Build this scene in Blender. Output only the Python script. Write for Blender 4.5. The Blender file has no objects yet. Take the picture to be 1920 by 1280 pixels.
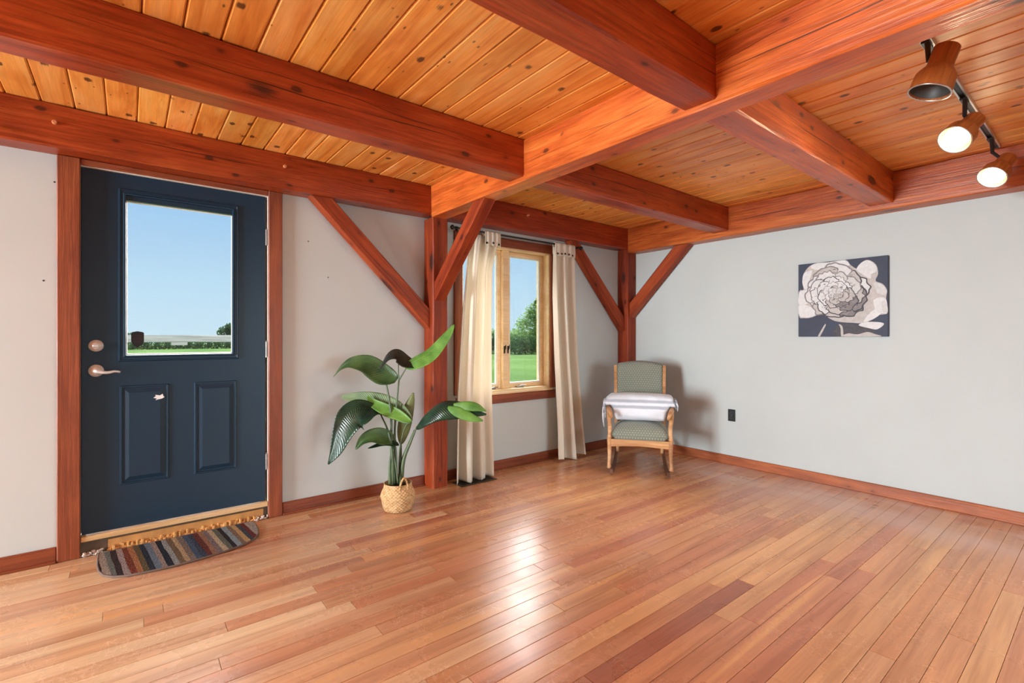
import bpy, bmesh, math, random
from mathutils import Vector, Matrix
random.seed(7)
R = math.radians
sc = bpy.context.scene
COL = sc.collection

# ------------------------------------------------------------------ camera
cam_d = bpy.data.cameras.new('camera')
cam_d.sensor_width = 36.0
cam_d.lens = 36.0 * 909.0 / 1920.0
cam_d.shift_y = -7.0 / 1920.0
cam_d.clip_start = 0.02
cam_d.clip_end = 500
cam = bpy.data.objects.new('camera', cam_d)
cam.location = (0, 0, 1.19)
cam.rotation_euler = (R(90), 0, R(-38.42))
COL.objects.link(cam)
sc.camera = cam

# ------------------------------------------------------------------ sky
wd = bpy.data.worlds.new('sky')
sc.world = wd
wd.use_nodes = True
wn = wd.node_tree
wn.nodes.clear()
_o = wn.nodes.new('ShaderNodeOutputWorld')
_b = wn.nodes.new('ShaderNodeBackground')
_t = wn.nodes.new('ShaderNodeTexCoord')
_s = wn.nodes.new('ShaderNodeSeparateXYZ')
_r = wn.nodes.new('ShaderNodeValToRGB')
wn.links.new(_t.outputs['Generated'], _s.inputs[0])
wn.links.new(_s.outputs['Z'], _r.inputs[0])
wn.links.new(_r.outputs[0], _b.inputs[0])
wn.links.new(_b.outputs[0], _o.inputs[0])
_e = _r.color_ramp.elements
_e[0].position = 0.0;  _e[0].color = (0.64, 0.84, 0.98, 1)
_e[1].position = 1.0;  _e[1].color = (0.17, 0.38, 0.80, 1)
for p, c in ((0.10, (0.54, 0.78, 0.98, 1)), (0.28, (0.32, 0.60, 0.96, 1))):
    q = _e.new(p); q.color = c
_b.inputs[1].default_value = 1.0

# ------------------------------------------------------------------ daylight sun and added fill
def sun(name, direction, strength, angle, color):
    d = bpy.data.lights.new(name, 'SUN')
    d.energy = strength; d.angle = R(angle); d.color = color
    o = bpy.data.objects.new(name, d)
    o.rotation_euler = Vector(direction).to_track_quat('-Z', 'Y').to_euler()
    o.location = (0, 8, 6)
    COL.objects.link(o)
sun('daylight', (-0.52, -0.84, -0.52), 28.0, 86, (1.0, 0.99, 0.97))

def fill_light(name, loc, direction, sx, sy, power, color, spread=180):  # area lights added out of view to fill the room
    d = bpy.data.lights.new(name, 'AREA')
    d.shape = 'RECTANGLE'; d.size = sx; d.size_y = sy
    d.energy = power; d.color = color; d.spread = R(spread)
    o = bpy.data.objects.new(name, d)
    o.location = loc
    o.rotation_euler = Vector(direction).to_track_quat('-Z', 'Z').to_euler()
    COL.objects.link(o)
fill_light('fill_west', (-5.90, 2.1, 1.25), (1, 0, 0.0), 2.6, 1.5, 870, (0.84, 0.955, 1.0), 180)
fill_light('fill_south', (3.2, -3.10, 1.25), (-0.15, 1, -0.55), 2.1, 1.5, 48, (0.84, 0.955, 1.0), 85)

sc.cycles.adaptive_threshold = 0.025
sc.cycles.max_bounces = 8
vs = sc.view_settings
vs.view_transform = 'Standard'
vs.look = 'None'
vs.exposure = 0.0
vs.gamma = 1.0
vs.use_curve_mapping = False

# ================================================================== materials
def srgb(r, g, b):
    f = lambda c: (c / 255 / 12.92) if c / 255 <= 0.04045 else ((c / 255 + 0.055) / 1.055) ** 2.4
    return (f(r), f(g), f(b), 1.0)

class NT:
    def __init__(self, name):
        self.m = bpy.data.materials.new(name)
        self.m.use_nodes = True
        self.t = self.m.node_tree
        self.t.nodes.clear()
        self.out = self.n('ShaderNodeOutputMaterial')
    def n(self, typ, **kw):
        nd = self.t.nodes.new(typ)
        for k, v in kw.items():
            setattr(nd, k, v)
        return nd
    def l(self, a, b):
        self.t.links.new(a, b)
    def put(self, sock, v):
        if isinstance(v, bpy.types.NodeSocket):
            self.l(v, sock)
        else:
            sock.default_value = v
    def math(self, op, a, b=0.0, c=None, clamp=False):
        nd = self.n('ShaderNodeMath', operation=op, use_clamp=clamp)
        self.put(nd.inputs[0], a); self.put(nd.inputs[1], b)
        if c is not None: self.put(nd.inputs[2], c)
        return nd.outputs[0]
    def mix(self, fac, a, b, blend='MIX'):
        nd = self.n('ShaderNodeMix', data_type='RGBA', blend_type=blend)
        self.put(nd.inputs[0], fac); self.put(nd.inputs[6], a); self.put(nd.inputs[7], b)
        return nd.outputs[2]
    def ramp(self, fac, stops, interp='LINEAR'):
        nd = self.n('ShaderNodeValToRGB')
        cr = nd.color_ramp; cr.interpolation = interp
        cr.elements[0].position = stops[0][0]; cr.elements[0].color = stops[0][1]
        cr.elements[1].position = stops[-1][0]; cr.elements[1].color = stops[-1][1]
        for p, c in stops[1:-1]:
            e = cr.elements.new(p); e.color = c
        self.put(nd.inputs[0], fac)
        return nd.outputs[0]
    def rng(self, v, a, b, c=0.0, d=1.0, smooth=False):
        nd = self.n('ShaderNodeMapRange')
        if smooth: nd.interpolation_type = 'SMOOTHSTEP'
        self.put(nd.inputs[0], v)
        for i, x in enumerate((a, b, c, d)): nd.inputs[i + 1].default_value = x
        return nd.outputs[0]
    def scale(self, v, s, loc=(0, 0, 0)):
        nd = self.n('ShaderNodeMapping')
        self.l(v, nd.inputs[0]); nd.inputs[3].default_value = s; nd.inputs[1].default_value = loc
        return nd.outputs[0]
    def noise(self, v, s=1.0, detail=4, rough=0.55, dist=0.0):
        nd = self.n('ShaderNodeTexNoise')
        self.l(v, nd.inputs['Vector'])
        nd.inputs['Scale'].default_value = s; nd.inputs['Detail'].default_value = detail
        nd.inputs['Roughness'].default_value = rough; nd.inputs['Distortion'].default_value = dist
        return nd.outputs[0]
    def coords(self):
        tc = self.n('ShaderNodeTexCoord')
        return tc.outputs['Object']
    def offset_coords(self, island=False):
        oi = self.n('ShaderNodeObjectInfo')
        rnd = oi.outputs['Random']
        if island:
            g = self.n('ShaderNodeNewGeometry')
            rnd = self.math('FRACT', self.math('ADD', rnd, g.outputs['Random Per Island']))
        cb = self.n('ShaderNodeCombineXYZ')
        self.l(self.math('MULTIPLY', rnd, 37.0), cb.inputs[0])
        self.l(self.math('MULTIPLY', rnd, 91.0), cb.inputs[1])
        self.l(self.math('MULTIPLY', rnd, 53.0), cb.inputs[2])
        va = self.n('ShaderNodeVectorMath', operation='ADD')
        self.l(self.coords(), va.inputs[0]); self.l(cb.outputs[0], va.inputs[1])
        return va.outputs[0], rnd, oi.outputs['Color']
    def bsdf(self, color, rough=0.5, metal=0.0, spec=0.5, bump=None, bump_s=0.3, bump_d=0.01, **kw):
        p = self.n('ShaderNodeBsdfPrincipled')
        self.put(p.inputs['Base Color'], color)
        self.put(p.inputs['Roughness'], rough)
        p.inputs['Metallic'].default_value = metal
        self.put(p.inputs['Specular IOR Level'], spec)
        for k, v in kw.items():
            self.put(p.inputs[k.replace('_', ' ')], v)
        if bump is not None:
            b = self.n('ShaderNodeBump')
            b.inputs['Strength'].default_value = bump_s; b.inputs['Distance'].default_value = bump_d
            self.put(b.inputs['Height'], bump)
            self.l(b.outputs[0], p.inputs['Normal'])
        self.l(p.outputs[0], self.out.inputs[0])
        return p

def plain(name, col, rough=0.5, metal=0.0, spec=0.5, noise=0.06, ns=30.0, bump=0.0):
    m = NT(name)
    v = m.coords()
    n = m.noise(v, ns, 4)
    c = m.mix(m.rng(n, 0.3, 0.7), tuple(x * (1 - noise) for x in col[:3]) + (1,), tuple(min(1, x * (1 + noise)) for x in col[:3]) + (1,))
    m.bsdf(c, rough, metal, spec, bump=n if bump else None, bump_s=bump, bump_d=0.004)
    return m.m

def timber(name, dark, mid, light, rough=0.33, crack=True, knot=(0.10, 0.2), grain=0.55, spec=0.5):
    """Sawn beam: local X runs along the grain."""
    m = NT(name)
    v, rnd, ocol = m.offset_coords()
    g1 = m.noise(m.scale(v, (0.9, 10, 10)), 1.0, 6, 0.62, 1.0)
    col = m.ramp(g1, [(0.28, dark), (0.5, mid), (0.74, light)])
    bl = m.noise(m.scale(v, (2.2, 3.0, 3.0)), 1.0, 3, 0.6)
    col = m.mix(m.rng(bl, 0.45, 0.75, 0.0, 0.55), col, dark)
    g2 = m.noise(m.scale(v, (3.5, 85, 85)), 1.0, 4, 0.65, 0.5)
    col = m.mix(grain, col, m.ramp(g2, [(0.32, (0.40, 0.34, 0.32, 1)), (0.68, (1.35, 1.3, 1.22, 1))]), 'MULTIPLY')
    kall = None
    for sc_, gt, k0, k1, am in (((2.0, 5.0, 5.0), 0.55, knot[0], knot[1], 0.9), ((7.0, 13.0, 13.0), 0.72, knot[0] * 1.1, knot[1] * 1.1, 0.75)):
        vo = m.n('ShaderNodeTexVoronoi')
        m.l(m.scale(v, sc_), vo.inputs['Vector']); vo.inputs['Scale'].default_value = 1.0
        sp = m.n('ShaderNodeSeparateColor'); m.l(vo.outputs['Color'], sp.inputs[0])
        gate = m.math('GREATER_THAN', sp.outputs[0], gt)
        kd = m.math('ADD', vo.outputs['Distance'], m.math('MULTIPLY', m.math('SUBTRACT', g2, 0.5), 0.16))
        kn = m.math('MULTIPLY', m.rng(kd, k0, k1, 1.0, 0.0, True), gate)
        halo = m.math('MULTIPLY', m.rng(kd, 0.12, 0.45, 0.4, 0.0, True), gate)
        col = m.mix(halo, col, dark)
        col = m.mix(m.math('MULTIPLY', kn, am), col, srgb(50, 24, 18))
        kall = kn if kall is None else m.math('MAXIMUM', kall, kn)
    h = g2
    if crack:
        sx = m.n('ShaderNodeSeparateXYZ'); m.l(m.coords(), sx.inputs[0])
        for q, (fr_, amp, off, th) in enumerate(((0.45, 0.16, 0.47, 0.0034), (0.8, 0.24, 0.60, 0.0020))):
            w = m.noise(m.scale(v, (fr_, 0.0, 0.0), (q * 9.0, 0, 0)), 1.0, 6, 0.45)
            ln = m.math('ABSOLUTE', m.math('ADD', sx.outputs[2], m.math('MULTIPLY', m.math('SUBTRACT', w, off), amp)))
            lm = m.rng(ln, th * 0.35, th, 1.0, 0.0)
            lg = m.rng(m.noise(m.scale(v, (0.8, 0.0, 0.0), (7 + 5 * q, 0, 0)), 1.0, 3), 0.46, 0.56)
            lm = m.math('MULTIPLY', lm, lg)
            col = m.mix(m.math('MULTIPLY', lm, 0.9), col, srgb(40, 14, 8))
    col = m.mix(1.0, col, ocol, 'MULTIPLY')
    m.bsdf(col, m.rng(g2, 0.3, 0.7, rough - 0.06, rough + 0.12), 0, spec, bump=h, bump_s=0.35, bump_d=0.006)
    return m.m

def board_mat(name, dark, mid, light, knots=True):
    """Ceiling boards: local Y runs along the grain."""
    m = NT(name)
    v, rnd, ocol = m.offset_coords(True)
    g1 = m.noise(m.scale(v, (12, 1.0, 12)), 1.0, 5, 0.6, 1.2)
    col = m.ramp(g1, [(0.25, dark), (0.5, mid), (0.8, light)])
    g2 = m.noise(m.scale(v, (110, 4, 60)), 1.0, 3, 0.55, 0.3)
    col = m.mix(0.3, col, m.ramp(g2, [(0.3, (0.55, 0.48, 0.42, 1)), (0.7, (1.2, 1.15, 1.1, 1))]), 'MULTIPLY')
    # growth-ring arcs
    wv = m.n('ShaderNodeTexWave', wave_type='RINGS')
    m.l(m.scale(v, (9, 0.9, 1)), wv.inputs['Vector'])
    wv.inputs['Scale'].default_value = 1.2; wv.inputs['Distortion'].default_value = 5.0; wv.inputs['Detail'].default_value = 2
    col = m.mix(m.math('MULTIPLY', wv.outputs[1], 0.16), col, dark)
    # ambering blotches
    bl = m.noise(m.scale(v, (3, 2.2, 3)), 1.0, 3, 0.6)
    col = m.mix(m.rng(bl, 0.5, 0.7, 0.0, 0.5), col, dark)
    if knots:
        for sc_, th, gt, a in (((11, 8, 6), 0.22, 0.62, 0.85), ((30, 14, 9), 0.16, 0.72, 0.7)):
            vo = m.n('ShaderNodeTexVoronoi')
            m.l(m.scale(v, sc_), vo.inputs['Vector']); vo.inputs['Scale'].default_value = 1.0
            sp = m.n('ShaderNodeSeparateColor'); m.l(vo.outputs['Color'], sp.inputs[0])
            gate = m.math('GREATER_THAN', sp.outputs[0], gt)
            kd = m.math('ADD', vo.outputs['Distance'], m.math('MULTIPLY', m.math('SUBTRACT', g2, 0.5), 0.25))
            kn = m.math('MULTIPLY', m.rng(kd, th * 0.55, th, 1.0, 0.0, True), gate)
            col = m.mix(m.math('MULTIPLY', kn, a), col, srgb(66, 34, 20))
    col = m.mix(1.0, col, ocol, 'MULTIPLY')
    m.bsdf(col, 0.36, 0, 0.45, bump=g2, bump_s=0.08, bump_d=0.004)
    return m.m

def floor_mat(name):
    """Strip floor: local X runs along the grain; the board's own tint comes from its object colour."""
    m = NT(name)
    v, rnd, ocol = m.offset_coords(True)
    g1 = m.noise(m.scale(v, (0.8, 16, 16)), 1.0, 5, 0.6, 0.9)
    col = m.mix(1.0, ocol, m.ramp(g1, [(0.25, (0.66, 0.55, 0.48, 1)), (0.5, (1, 1, 1, 1)), (0.78, (1.22, 1.2, 1.1, 1))]), 'MULTIPLY')
    tv = m.ramp(rnd, [(0.0, (0.92, 0.86, 0.83, 1)), (1.0, (1.05, 1.06, 1.03, 1))])
    col = m.mix(1.0, col, tv, 'MULTIPLY')
    g2 = m.noise(m.scale(v, (5, 150, 60)), 1.0, 3, 0.55, 0.2)
    col = m.mix(0.25, col, m.ramp(g2, [(0.3, (0.6, 0.52, 0.48, 1)), (0.7, (1.18, 1.16, 1.12, 1))]), 'MULTIPLY')
    # pale sapwood streaks that taper along the board
    s = m.noise(m.scale(v, (0.45, 9, 3)), 1.0, 2, 0.5, 0.5)
    col = m.mix(m.rng(s, 0.60, 0.68, 0.0, 0.45), col, srgb(222, 168, 108))
    dk = m.noise(m.scale(v, (0.7, 8, 3), (11, 4, 2)), 1.0, 3, 0.55, 0.4)
    col = m.mix(m.rng(dk, 0.58, 0.72, 0.0, 0.35), col, srgb(120, 62, 44))
    # scratches: thin contours of noise, in patches
    gp = m.n('ShaderNodeNewGeometry').outputs['Position']
    patch = m.rng(m.noise(gp, 1.6, 3, 0.6), 0.48, 0.66)
    scr = None
    for k, (a, b) in enumerate(((26, 9), (9, 30), (34, 30))):
        ct = m.noise(m.scale(gp, (a, b, 1), (k * 3.1, k, 0)), 1.0, 1, 0.4, 0.0)
        ln = m.rng(m.math('ABSOLUTE', m.math('SUBTRACT', ct, 0.5)), 0.001, 0.012, 1.0, 0.0)
        scr = ln if scr is None else m.math('MAXIMUM', scr, ln)
    scr = m.math('MULTIPLY', scr, patch)
    col = m.mix(m.math('MULTIPLY', scr, 0.18), col, srgb(232, 196, 170))
    # finish wear plus painted pale wall reflection along the right-hand wall
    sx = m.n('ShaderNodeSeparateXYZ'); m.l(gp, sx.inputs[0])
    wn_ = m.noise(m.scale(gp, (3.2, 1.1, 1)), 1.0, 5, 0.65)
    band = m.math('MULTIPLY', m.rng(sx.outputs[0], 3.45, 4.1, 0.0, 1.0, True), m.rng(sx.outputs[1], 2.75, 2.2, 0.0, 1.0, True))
    wear_sheen = m.math('MULTIPLY', band, m.rng(wn_, 0.36, 0.60))
    col = m.mix(m.math('MULTIPLY', wear_sheen, 0.62), col, srgb(214, 190, 186))
    ro = m.rng(m.noise(gp, 2.2, 4, 0.6), 0.3, 0.7, 0.20, 0.34)
    ro = m.math('ADD', ro, m.math('MULTIPLY', m.math('MAXIMUM', scr, wear_sheen), 0.12))
    m.bsdf(col, ro, 0, 0.5, bump=g2, bump_s=0.05, bump_d=0.002)
    return m.m

def wall_mat(name, col):
    m = NT(name)
    v = m.coords()
    n1 = m.noise(v, 2.2, 4, 0.55)
    c = m.mix(m.rng(n1, 0.3, 0.7), tuple(x * 0.975 for x in col[:3]) + (1,), tuple(x * 1.02 for x in col[:3]) + (1,))
    m.bsdf(c, 0.55, 0, 0.35, bump=m.noise(v, 14, 3), bump_s=0.06, bump_d=0.004)
    return m.m

M = {}
M['wall'] = wall_mat('wall_paint', (0.51, 0.555, 0.555))
M['beam'] = timber('timber_stained', srgb(146, 54, 18), srgb(190, 88, 34), srgb(214, 118, 54))
M['post'] = timber('timber_post_stained', srgb(116, 40, 15), srgb(156, 67, 26), srgb(180, 88, 40), rough=0.5, crack=True, spec=0.3)
M['trim'] = timber('trim_stained', srgb(108, 48, 24), srgb(136, 68, 36), srgb(156, 84, 46), rough=0.42, crack=False, knot=(0.05, 0.11), grain=0.35)
M['board'] = board_mat('ceiling_board_stained', srgb(206, 112, 36), srgb(246, 170, 82), srgb(253, 204, 128))
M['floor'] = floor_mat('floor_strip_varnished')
M['subfloor'] = plain('subfloor_dark', srgb(60, 34, 22), 0.8)
M['groove'] = plain('board_backing_dark', srgb(92, 42, 16), 0.8)
M['pine'] = timber('clear_pine', srgb(226, 190, 140), srgb(240, 212, 168), srgb(248, 228, 194), rough=0.4, crack=False, knot=(0.005, 0.01), grain=0.2)
M['pegwood'] = plain('peg_wood', srgb(196, 126, 82), 0.5)
M['doorblue'] = plain('door_paint_slate_blue', srgb(18, 47, 68), 0.38, 0, 0.4, 0.03, 3.0)
M['white'] = plain('white_paint', srgb(222, 214, 204), 0.5)
M['nickel'] = plain('brushed_nickel', srgb(206, 208, 210), 0.3, 0.35)
M['chrome'] = plain('steel_hinge', srgb(150, 146, 140), 0.35, 1.0)
M['black'] = plain('black_plastic', srgb(24, 25, 27), 0.4)
M['iron'] = plain('dark_iron', srgb(46, 42, 40), 0.45, 0.6)
M['sash'] = plain('sash_white', srgb(232, 232, 226), 0.45)
M['gasket'] = plain('sash_gasket_grey', srgb(120, 118, 116), 0.5)
M['vent'] = plain('vent_bronze', srgb(66, 60, 50), 0.42, 0.7)
M['ventblack'] = plain('vent_dark_inside', srgb(14, 13, 12), 0.9)
M['alu'] = plain('track_aluminium', srgb(205, 203, 198), 0.32, 0.9)

def glass():
    m = NT('window_glass')
    tr = m.n('ShaderNodeBsdfTransparent'); tr.inputs[0].default_value = (0.97, 0.985, 0.98, 1)
    gl = m.n('ShaderNodeBsdfGlossy'); gl.inputs['Roughness'].default_value = 0.02
    fr = m.n('ShaderNodeFresnel')
    m.l(m.math('ADD', 1.45, m.math('MULTIPLY', m.n('ShaderNodeNewGeometry').outputs['Backfacing'], 1 / 1.45 - 1.45)), fr.inputs[0])   # thin pane: same reflection on both faces
    mx = m.n('ShaderNodeMixShader')
    m.l(fr.outputs[0], mx.inputs[0]); m.l(tr.outputs[0], mx.inputs[1]); m.l(gl.outputs[0], mx.inputs[2])
    m.l(mx.outputs[0], m.out.inputs[0])
    return m.m
M['glass'] = glass()

def emit(name, col, s):
    m = NT(name)
    e = m.n('ShaderNodeEmission'); e.inputs[0].default_value = col; e.inputs[1].default_value = s
    m.l(e.outputs[0], m.out.inputs[0])
    return m.m

# ================================================================== helpers
def new_obj(name, bm, mat, parent=None, loc=(0, 0, 0), rot=(0, 0, 0), smooth=False, color=None):
    me = bpy.data.meshes.new(name)
    bmesh.ops.recalc_face_normals(bm, faces=bm.faces)
    if smooth:
        for f in bm.faces: f.smooth = True
    bm.to_mesh(me); bm.free()
    if mat is not None: me.materials.append(mat)
    o = bpy.data.objects.new(name, me)
    o.location = loc; o.rotation_euler = rot
    if color: o.color = color
    COL.objects.link(o)
    if parent is not None: o.parent = parent
    return o

def tag(o, label, cat=None, group=None):
    o['label'] = label
    if cat: o['category'] = cat
    if group: o['group'] = group
    return o

def struct(o):
    o['kind'] = 'structure'; return o

def empty(name, loc=(0, 0, 0), rz=0.0):
    o = bpy.data.objects.new(name, None)
    o.location = loc; o.rotation_euler = (0, 0, rz); o.empty_display_size = 0.1
    COL.objects.link(o)
    return o

def part(root, name, bm, mat, smooth=False, color=None, world=True, parent=None):
    """A child whose mesh was drawn in world (or root-local) coordinates."""
    if world:
        base = Vector(root.location)
        bmesh.ops.translate(bm, verts=bm.verts, vec=-base)
    return new_obj(name, bm, mat, parent or root, smooth=smooth, color=color)

def sub(par, name, bm, mat, origin, smooth=False):
    bmesh.ops.translate(bm, verts=bm.verts, vec=-Vector(origin))
    return new_obj(name, bm, mat, par, smooth=smooth)

def box(bm, x0, x1, y0, y1, z0, z1, bev=0.0, seg=1):
    vs_ = [bm.verts.new(p) for p in ((x0, y0, z0), (x1, y0, z0), (x1, y1, z0), (x0, y1, z0), (x0, y0, z1), (x1, y0, z1), (x1, y1, z1), (x0, y1, z1))]
    fs = [bm.faces.new([vs_[i] for i in q]) for q in ((3, 2, 1, 0), (4, 5, 6, 7), (0, 1, 5, 4), (1, 2, 6, 5), (2, 3, 7, 6), (3, 0, 4, 7))]
    if bev > 0:
        es = set(e for f in fs for e in f.edges)
        bmesh.ops.bevel(bm, geom=list(es), offset=bev, segments=seg, affect='EDGES', profile=0.5)
    return vs_

def bbox(*a, **k):
    bm = bmesh.new(); box(bm, *a, **k); return bm

def prism(bm, pts, a0, a1, axis='y'):
    """Extrude a polygon. axis = extrusion axis; pts are the other two coordinates in order."""
    def P(p, a):
        return {'x': (a, p[0], p[1]), 'y': (p[0], a, p[1]), 'z': (p[0], p[1], a)}[axis]
    A = [bm.verts.new(P(p, a0)) for p in pts]; B = [bm.verts.new(P(p, a1)) for p in pts]
    n = len(pts)
    bm.faces.new(A); bm.faces.new(B[::-1])
    for i in range(n):
        bm.faces.new((A[i], B[i], B[(i + 1) % n], A[(i + 1) % n]))

def tube(bm, pts, rad, seg=8, cap=True):
    pts = [Vector(p) for p in pts]
    if not isinstance(rad, (list, tuple)): rad = [rad] * len(pts)
    rings = []
    t0 = (pts[1] - pts[0]).normalized()
    up = Vector((0, 0, 1)) if abs(t0.z) < 0.9 else Vector((1, 0, 0))
    nrm = (up - t0 * up.dot(t0)).normalized()
    for i, p in enumerate(pts):
        if i == 0: t = pts[1] - pts[0]
        elif i == len(pts) - 1: t = pts[-1] - pts[-2]
        else: t = pts[i + 1] - pts[i - 1]
        t.normalize()
        nrm = (nrm - t * nrm.dot(t))
        nrm = nrm.normalized() if nrm.length > 1e-6 else t.orthogonal().normalized()
        bi = t.cross(nrm)
        rings.append([bm.verts.new(p + (nrm * math.cos(2 * math.pi * k / seg) + bi * math.sin(2 * math.pi * k / seg)) * rad[i]) for k in range(seg)])
    for a, b in zip(rings[:-1], rings[1:]):
        for k in range(seg):
            bm.faces.new((a[k], a[(k + 1) % seg], b[(k + 1) % seg], b[k]))
    if cap:
        bm.faces.new(rings[0][::-1]); bm.faces.new(rings[-1])

def lathe(bm, prof, seg=24, origin=(0, 0, 0), axis=None):
    """prof = (radius, height) pairs along +Z or along 'axis'."""
    o = Vector(origin)
    q = Vector((0, 0, 1)).rotation_difference(Vector(axis).normalized()) if axis is not None else None
    rings = []
    for r, h in prof:
        ring = []
        for k in range(seg):
            p = Vector((r * math.cos(2 * math.pi * k / seg), r * math.sin(2 * math.pi * k / seg), h))
            if q: p = q @ p
            ring.append(bm.verts.new(o + p))
        rings.append(ring)
    for a, b in zip(rings[:-1], rings[1:]):
        for k in range(seg):
            bm.faces.new((a[k], a[(k + 1) % seg], b[(k + 1) % seg], b[k]))
    return rings

def spline(pts, n):
    """Catmull-Rom through pts, n samples."""
    P = [Vector(p) for p in pts]
    P = [P[0] * 2 - P[1]] + P + [P[-1] * 2 - P[-2]]
    out = []
    for i in range(n):
        t = i / (n - 1) * (len(P) - 3); k = min(int(t), len(P) - 4); f = t - k
        a, b, c, d = P[k:k + 4]
        out.append(0.5 * ((2 * b) + (c - a) * f + (2 * a - 5 * b + 4 * c - d) * f * f + (3 * b - a - 3 * c + d) * f ** 3))
    return out

WY, WX = 3.52, 4.45          # inner faces of the back and the right wall
ZC = 2.385                   # underside of the ceiling boards
XW, YS = -6.0, -3.2          # west and south walls, behind the camera

# ================================================================== room shell
def wall_cells(name, cells, mat):
    bm = bmesh.new()
    for c in cells: box(bm, *c)
    return struct(new_obj(name, bm, mat))

T = 0.18
# back wall with the door opening and the window opening
DX0, DX1, DZ1 = -0.222, 0.742, 2.135
NX0, NX1, NZ0, NZ1 = 2.24, 3.27, 0.70, 2.02
ZP = 2.16
wall_back = wall_cells('wall_back', [
    (XW, DX0, WY, WY + T, 0, ZP), (DX0, DX1, WY, WY + T, DZ1, ZP),
    (DX1, NX0, WY, WY + T, 0, ZP), (NX0, NX1, WY, WY + T, 0, NZ0), (NX0, NX1, WY, WY + T, NZ1, ZP),
    (NX1, WX + T, WY, WY + T, 0, ZP)], M['wall'])
wall_right = wall_cells('wall_right', [(WX, WX + T, YS, WY, 0, 2.12)], M['wall'])
wall_left = wall_cells('wall_left', [
    (XW - T, XW, YS, 0.7, 0, 2.5), (XW - T, XW, 3.45, WY + T, 0, 2.5),
    (XW - T, XW, 0.7, 3.45, 0, 0.5), (XW - T, XW, 0.7, 3.45, 2.0, 2.5)], M['wall'])
wall_front = wall_cells('wall_front', [
    (XW - T, 2.1, YS - T, YS, 0, 2.5), (4.3, WX + T, YS - T, YS, 0, 2.5),
    (2.1, 4.3, YS - T, YS, 0, 0.5), (2.1, 4.3, YS - T, YS, 2.0, 2.5)], M['wall'])

# small nail holes in the paint
for x, z in ((-0.303, 2.015), (-0.345, 1.49), (1.12, 1.62), (0.985, 1.86)):
    b = bmesh.new(); lathe(b, [(0.0001, -0.0012), (0.004, -0.001), (0.0045, 0.0)], 8, (x, WY, z), (0, 1, 0))
    new_obj('nail_hole', b, M['black'], wall_back)

# ---- floor: a dark subfloor and one object per strip
b = bbox(XW, WX, YS, WY + 0.1, -0.10, -0.020)
floor = struct(new_obj('floor', b, M['subfloor']))
PITCH = 0.0826
palette = [srgb(190, 136, 98), srgb(186, 130, 95), srgb(194, 142, 102), srgb(182, 124, 92), srgb(198, 150, 108), srgb(187, 132, 98), srgb(192, 138, 96), srgb(178, 118, 90)]
pale = [srgb(206, 178, 146), srgb(208, 182, 150), srgb(202, 170, 138), srgb(210, 184, 152), srgb(204, 174, 140), srgb(196, 160, 128)]
yrow = 1.595 - PITCH * 60
fa, fr = (math.cos(R(51.58)), math.sin(R(51.58))), (math.sin(R(51.58)), -math.cos(R(51.58)))
def in_view(x, y):
    d = x * fa[0] + y * fa[1]
    if d < 1.45: return False
    u = (x * fr[0] + y * fr[1]) / d
    return abs(u) < 1.16
rest = bmesh.new()
nfl = 0
for r in range(90):
    y0 = yrow + r * PITCH; y1 = y0 + PITCH
    if y1 <= YS + 0.01 or y0 >= WY - 0.005: continue
    y0 = max(y0, YS); y1 = min(y1, WY - 0.002)
    x = XW
    rr = random.Random(r * 17 + 4)
    x1 = x + rr.uniform(0.3, 1.6)
    stained = y0 < 1.14 < y1
    if stained: x1 = 0.35
    while x < WX - 0.01:
        if WX - x1 < 0.25: x1 = WX
        g = 0.0007
        vis = any(in_view(x + (x1 - x) * t, yy) for t in (0, 0.25, 0.5, 0.75, 1) for yy in (y0, y1))
        lift = rr.uniform(-0.0004, 0.0003)
        if vis:
            nfl += 1
            bm = bmesh.new()
            L, W_ = (x1 - x) / 2 - g, (y1 - y0) / 2 - g
            c = 0.0012
            box(bm, -L, L, -W_, W_, -0.018, -c)
            top = [bm.verts.new(p) for p in ((-L, -W_, -c), (L, -W_, -c), (L, W_, -c), (-L, W_, -c), (-L + c, -W_ + c, 0), (L - c, -W_ + c, 0), (L - c, W_ - c, 0), (-L + c, W_ - c, 0))]
            for q in ((4, 5, 6, 7), (0, 1, 5, 4), (1, 2, 6, 5), (2, 3, 7, 6), (3, 0, 4, 7)): bm.faces.new([top[i] for i in q])
            k_ = min(1.0, max(0.0, (1.55 - (x + x1) / 2) / 1.8 + rr.uniform(-0.15, 0.15)))     # boards by the door are paler
            ca, cb = rr.choice(palette), rr.choice(pale)
            colr = tuple(a_ + (b_ - a_) * k_ for a_, b_ in zip(ca, cb))
            if stained and 0.3 < x < 2.0: colr = srgb(150, 94, 74) if x > 1.0 else srgb(162, 108, 84)
            if y0 < 1.31 < y1 and 1.3 < x1 < 3.0: colr = srgb(170, 112, 86)
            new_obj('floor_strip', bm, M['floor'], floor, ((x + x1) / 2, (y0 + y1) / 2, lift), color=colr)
        else:
            box(rest, x + g, x1 - g, y0 + g, y1 - g, -0.018, 0)
        x = x1
        x1 = x + rr.choice((rr.uniform(0.5, 1.1), rr.uniform(1.0, 2.6), rr.uniform(1.2, 2.8)))
        if stained and x < 2.3: x1 = 1.26 if x < 1.0 else 2.36
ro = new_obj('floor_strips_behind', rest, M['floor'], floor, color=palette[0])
ro['kind'] = 'stuff'

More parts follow.
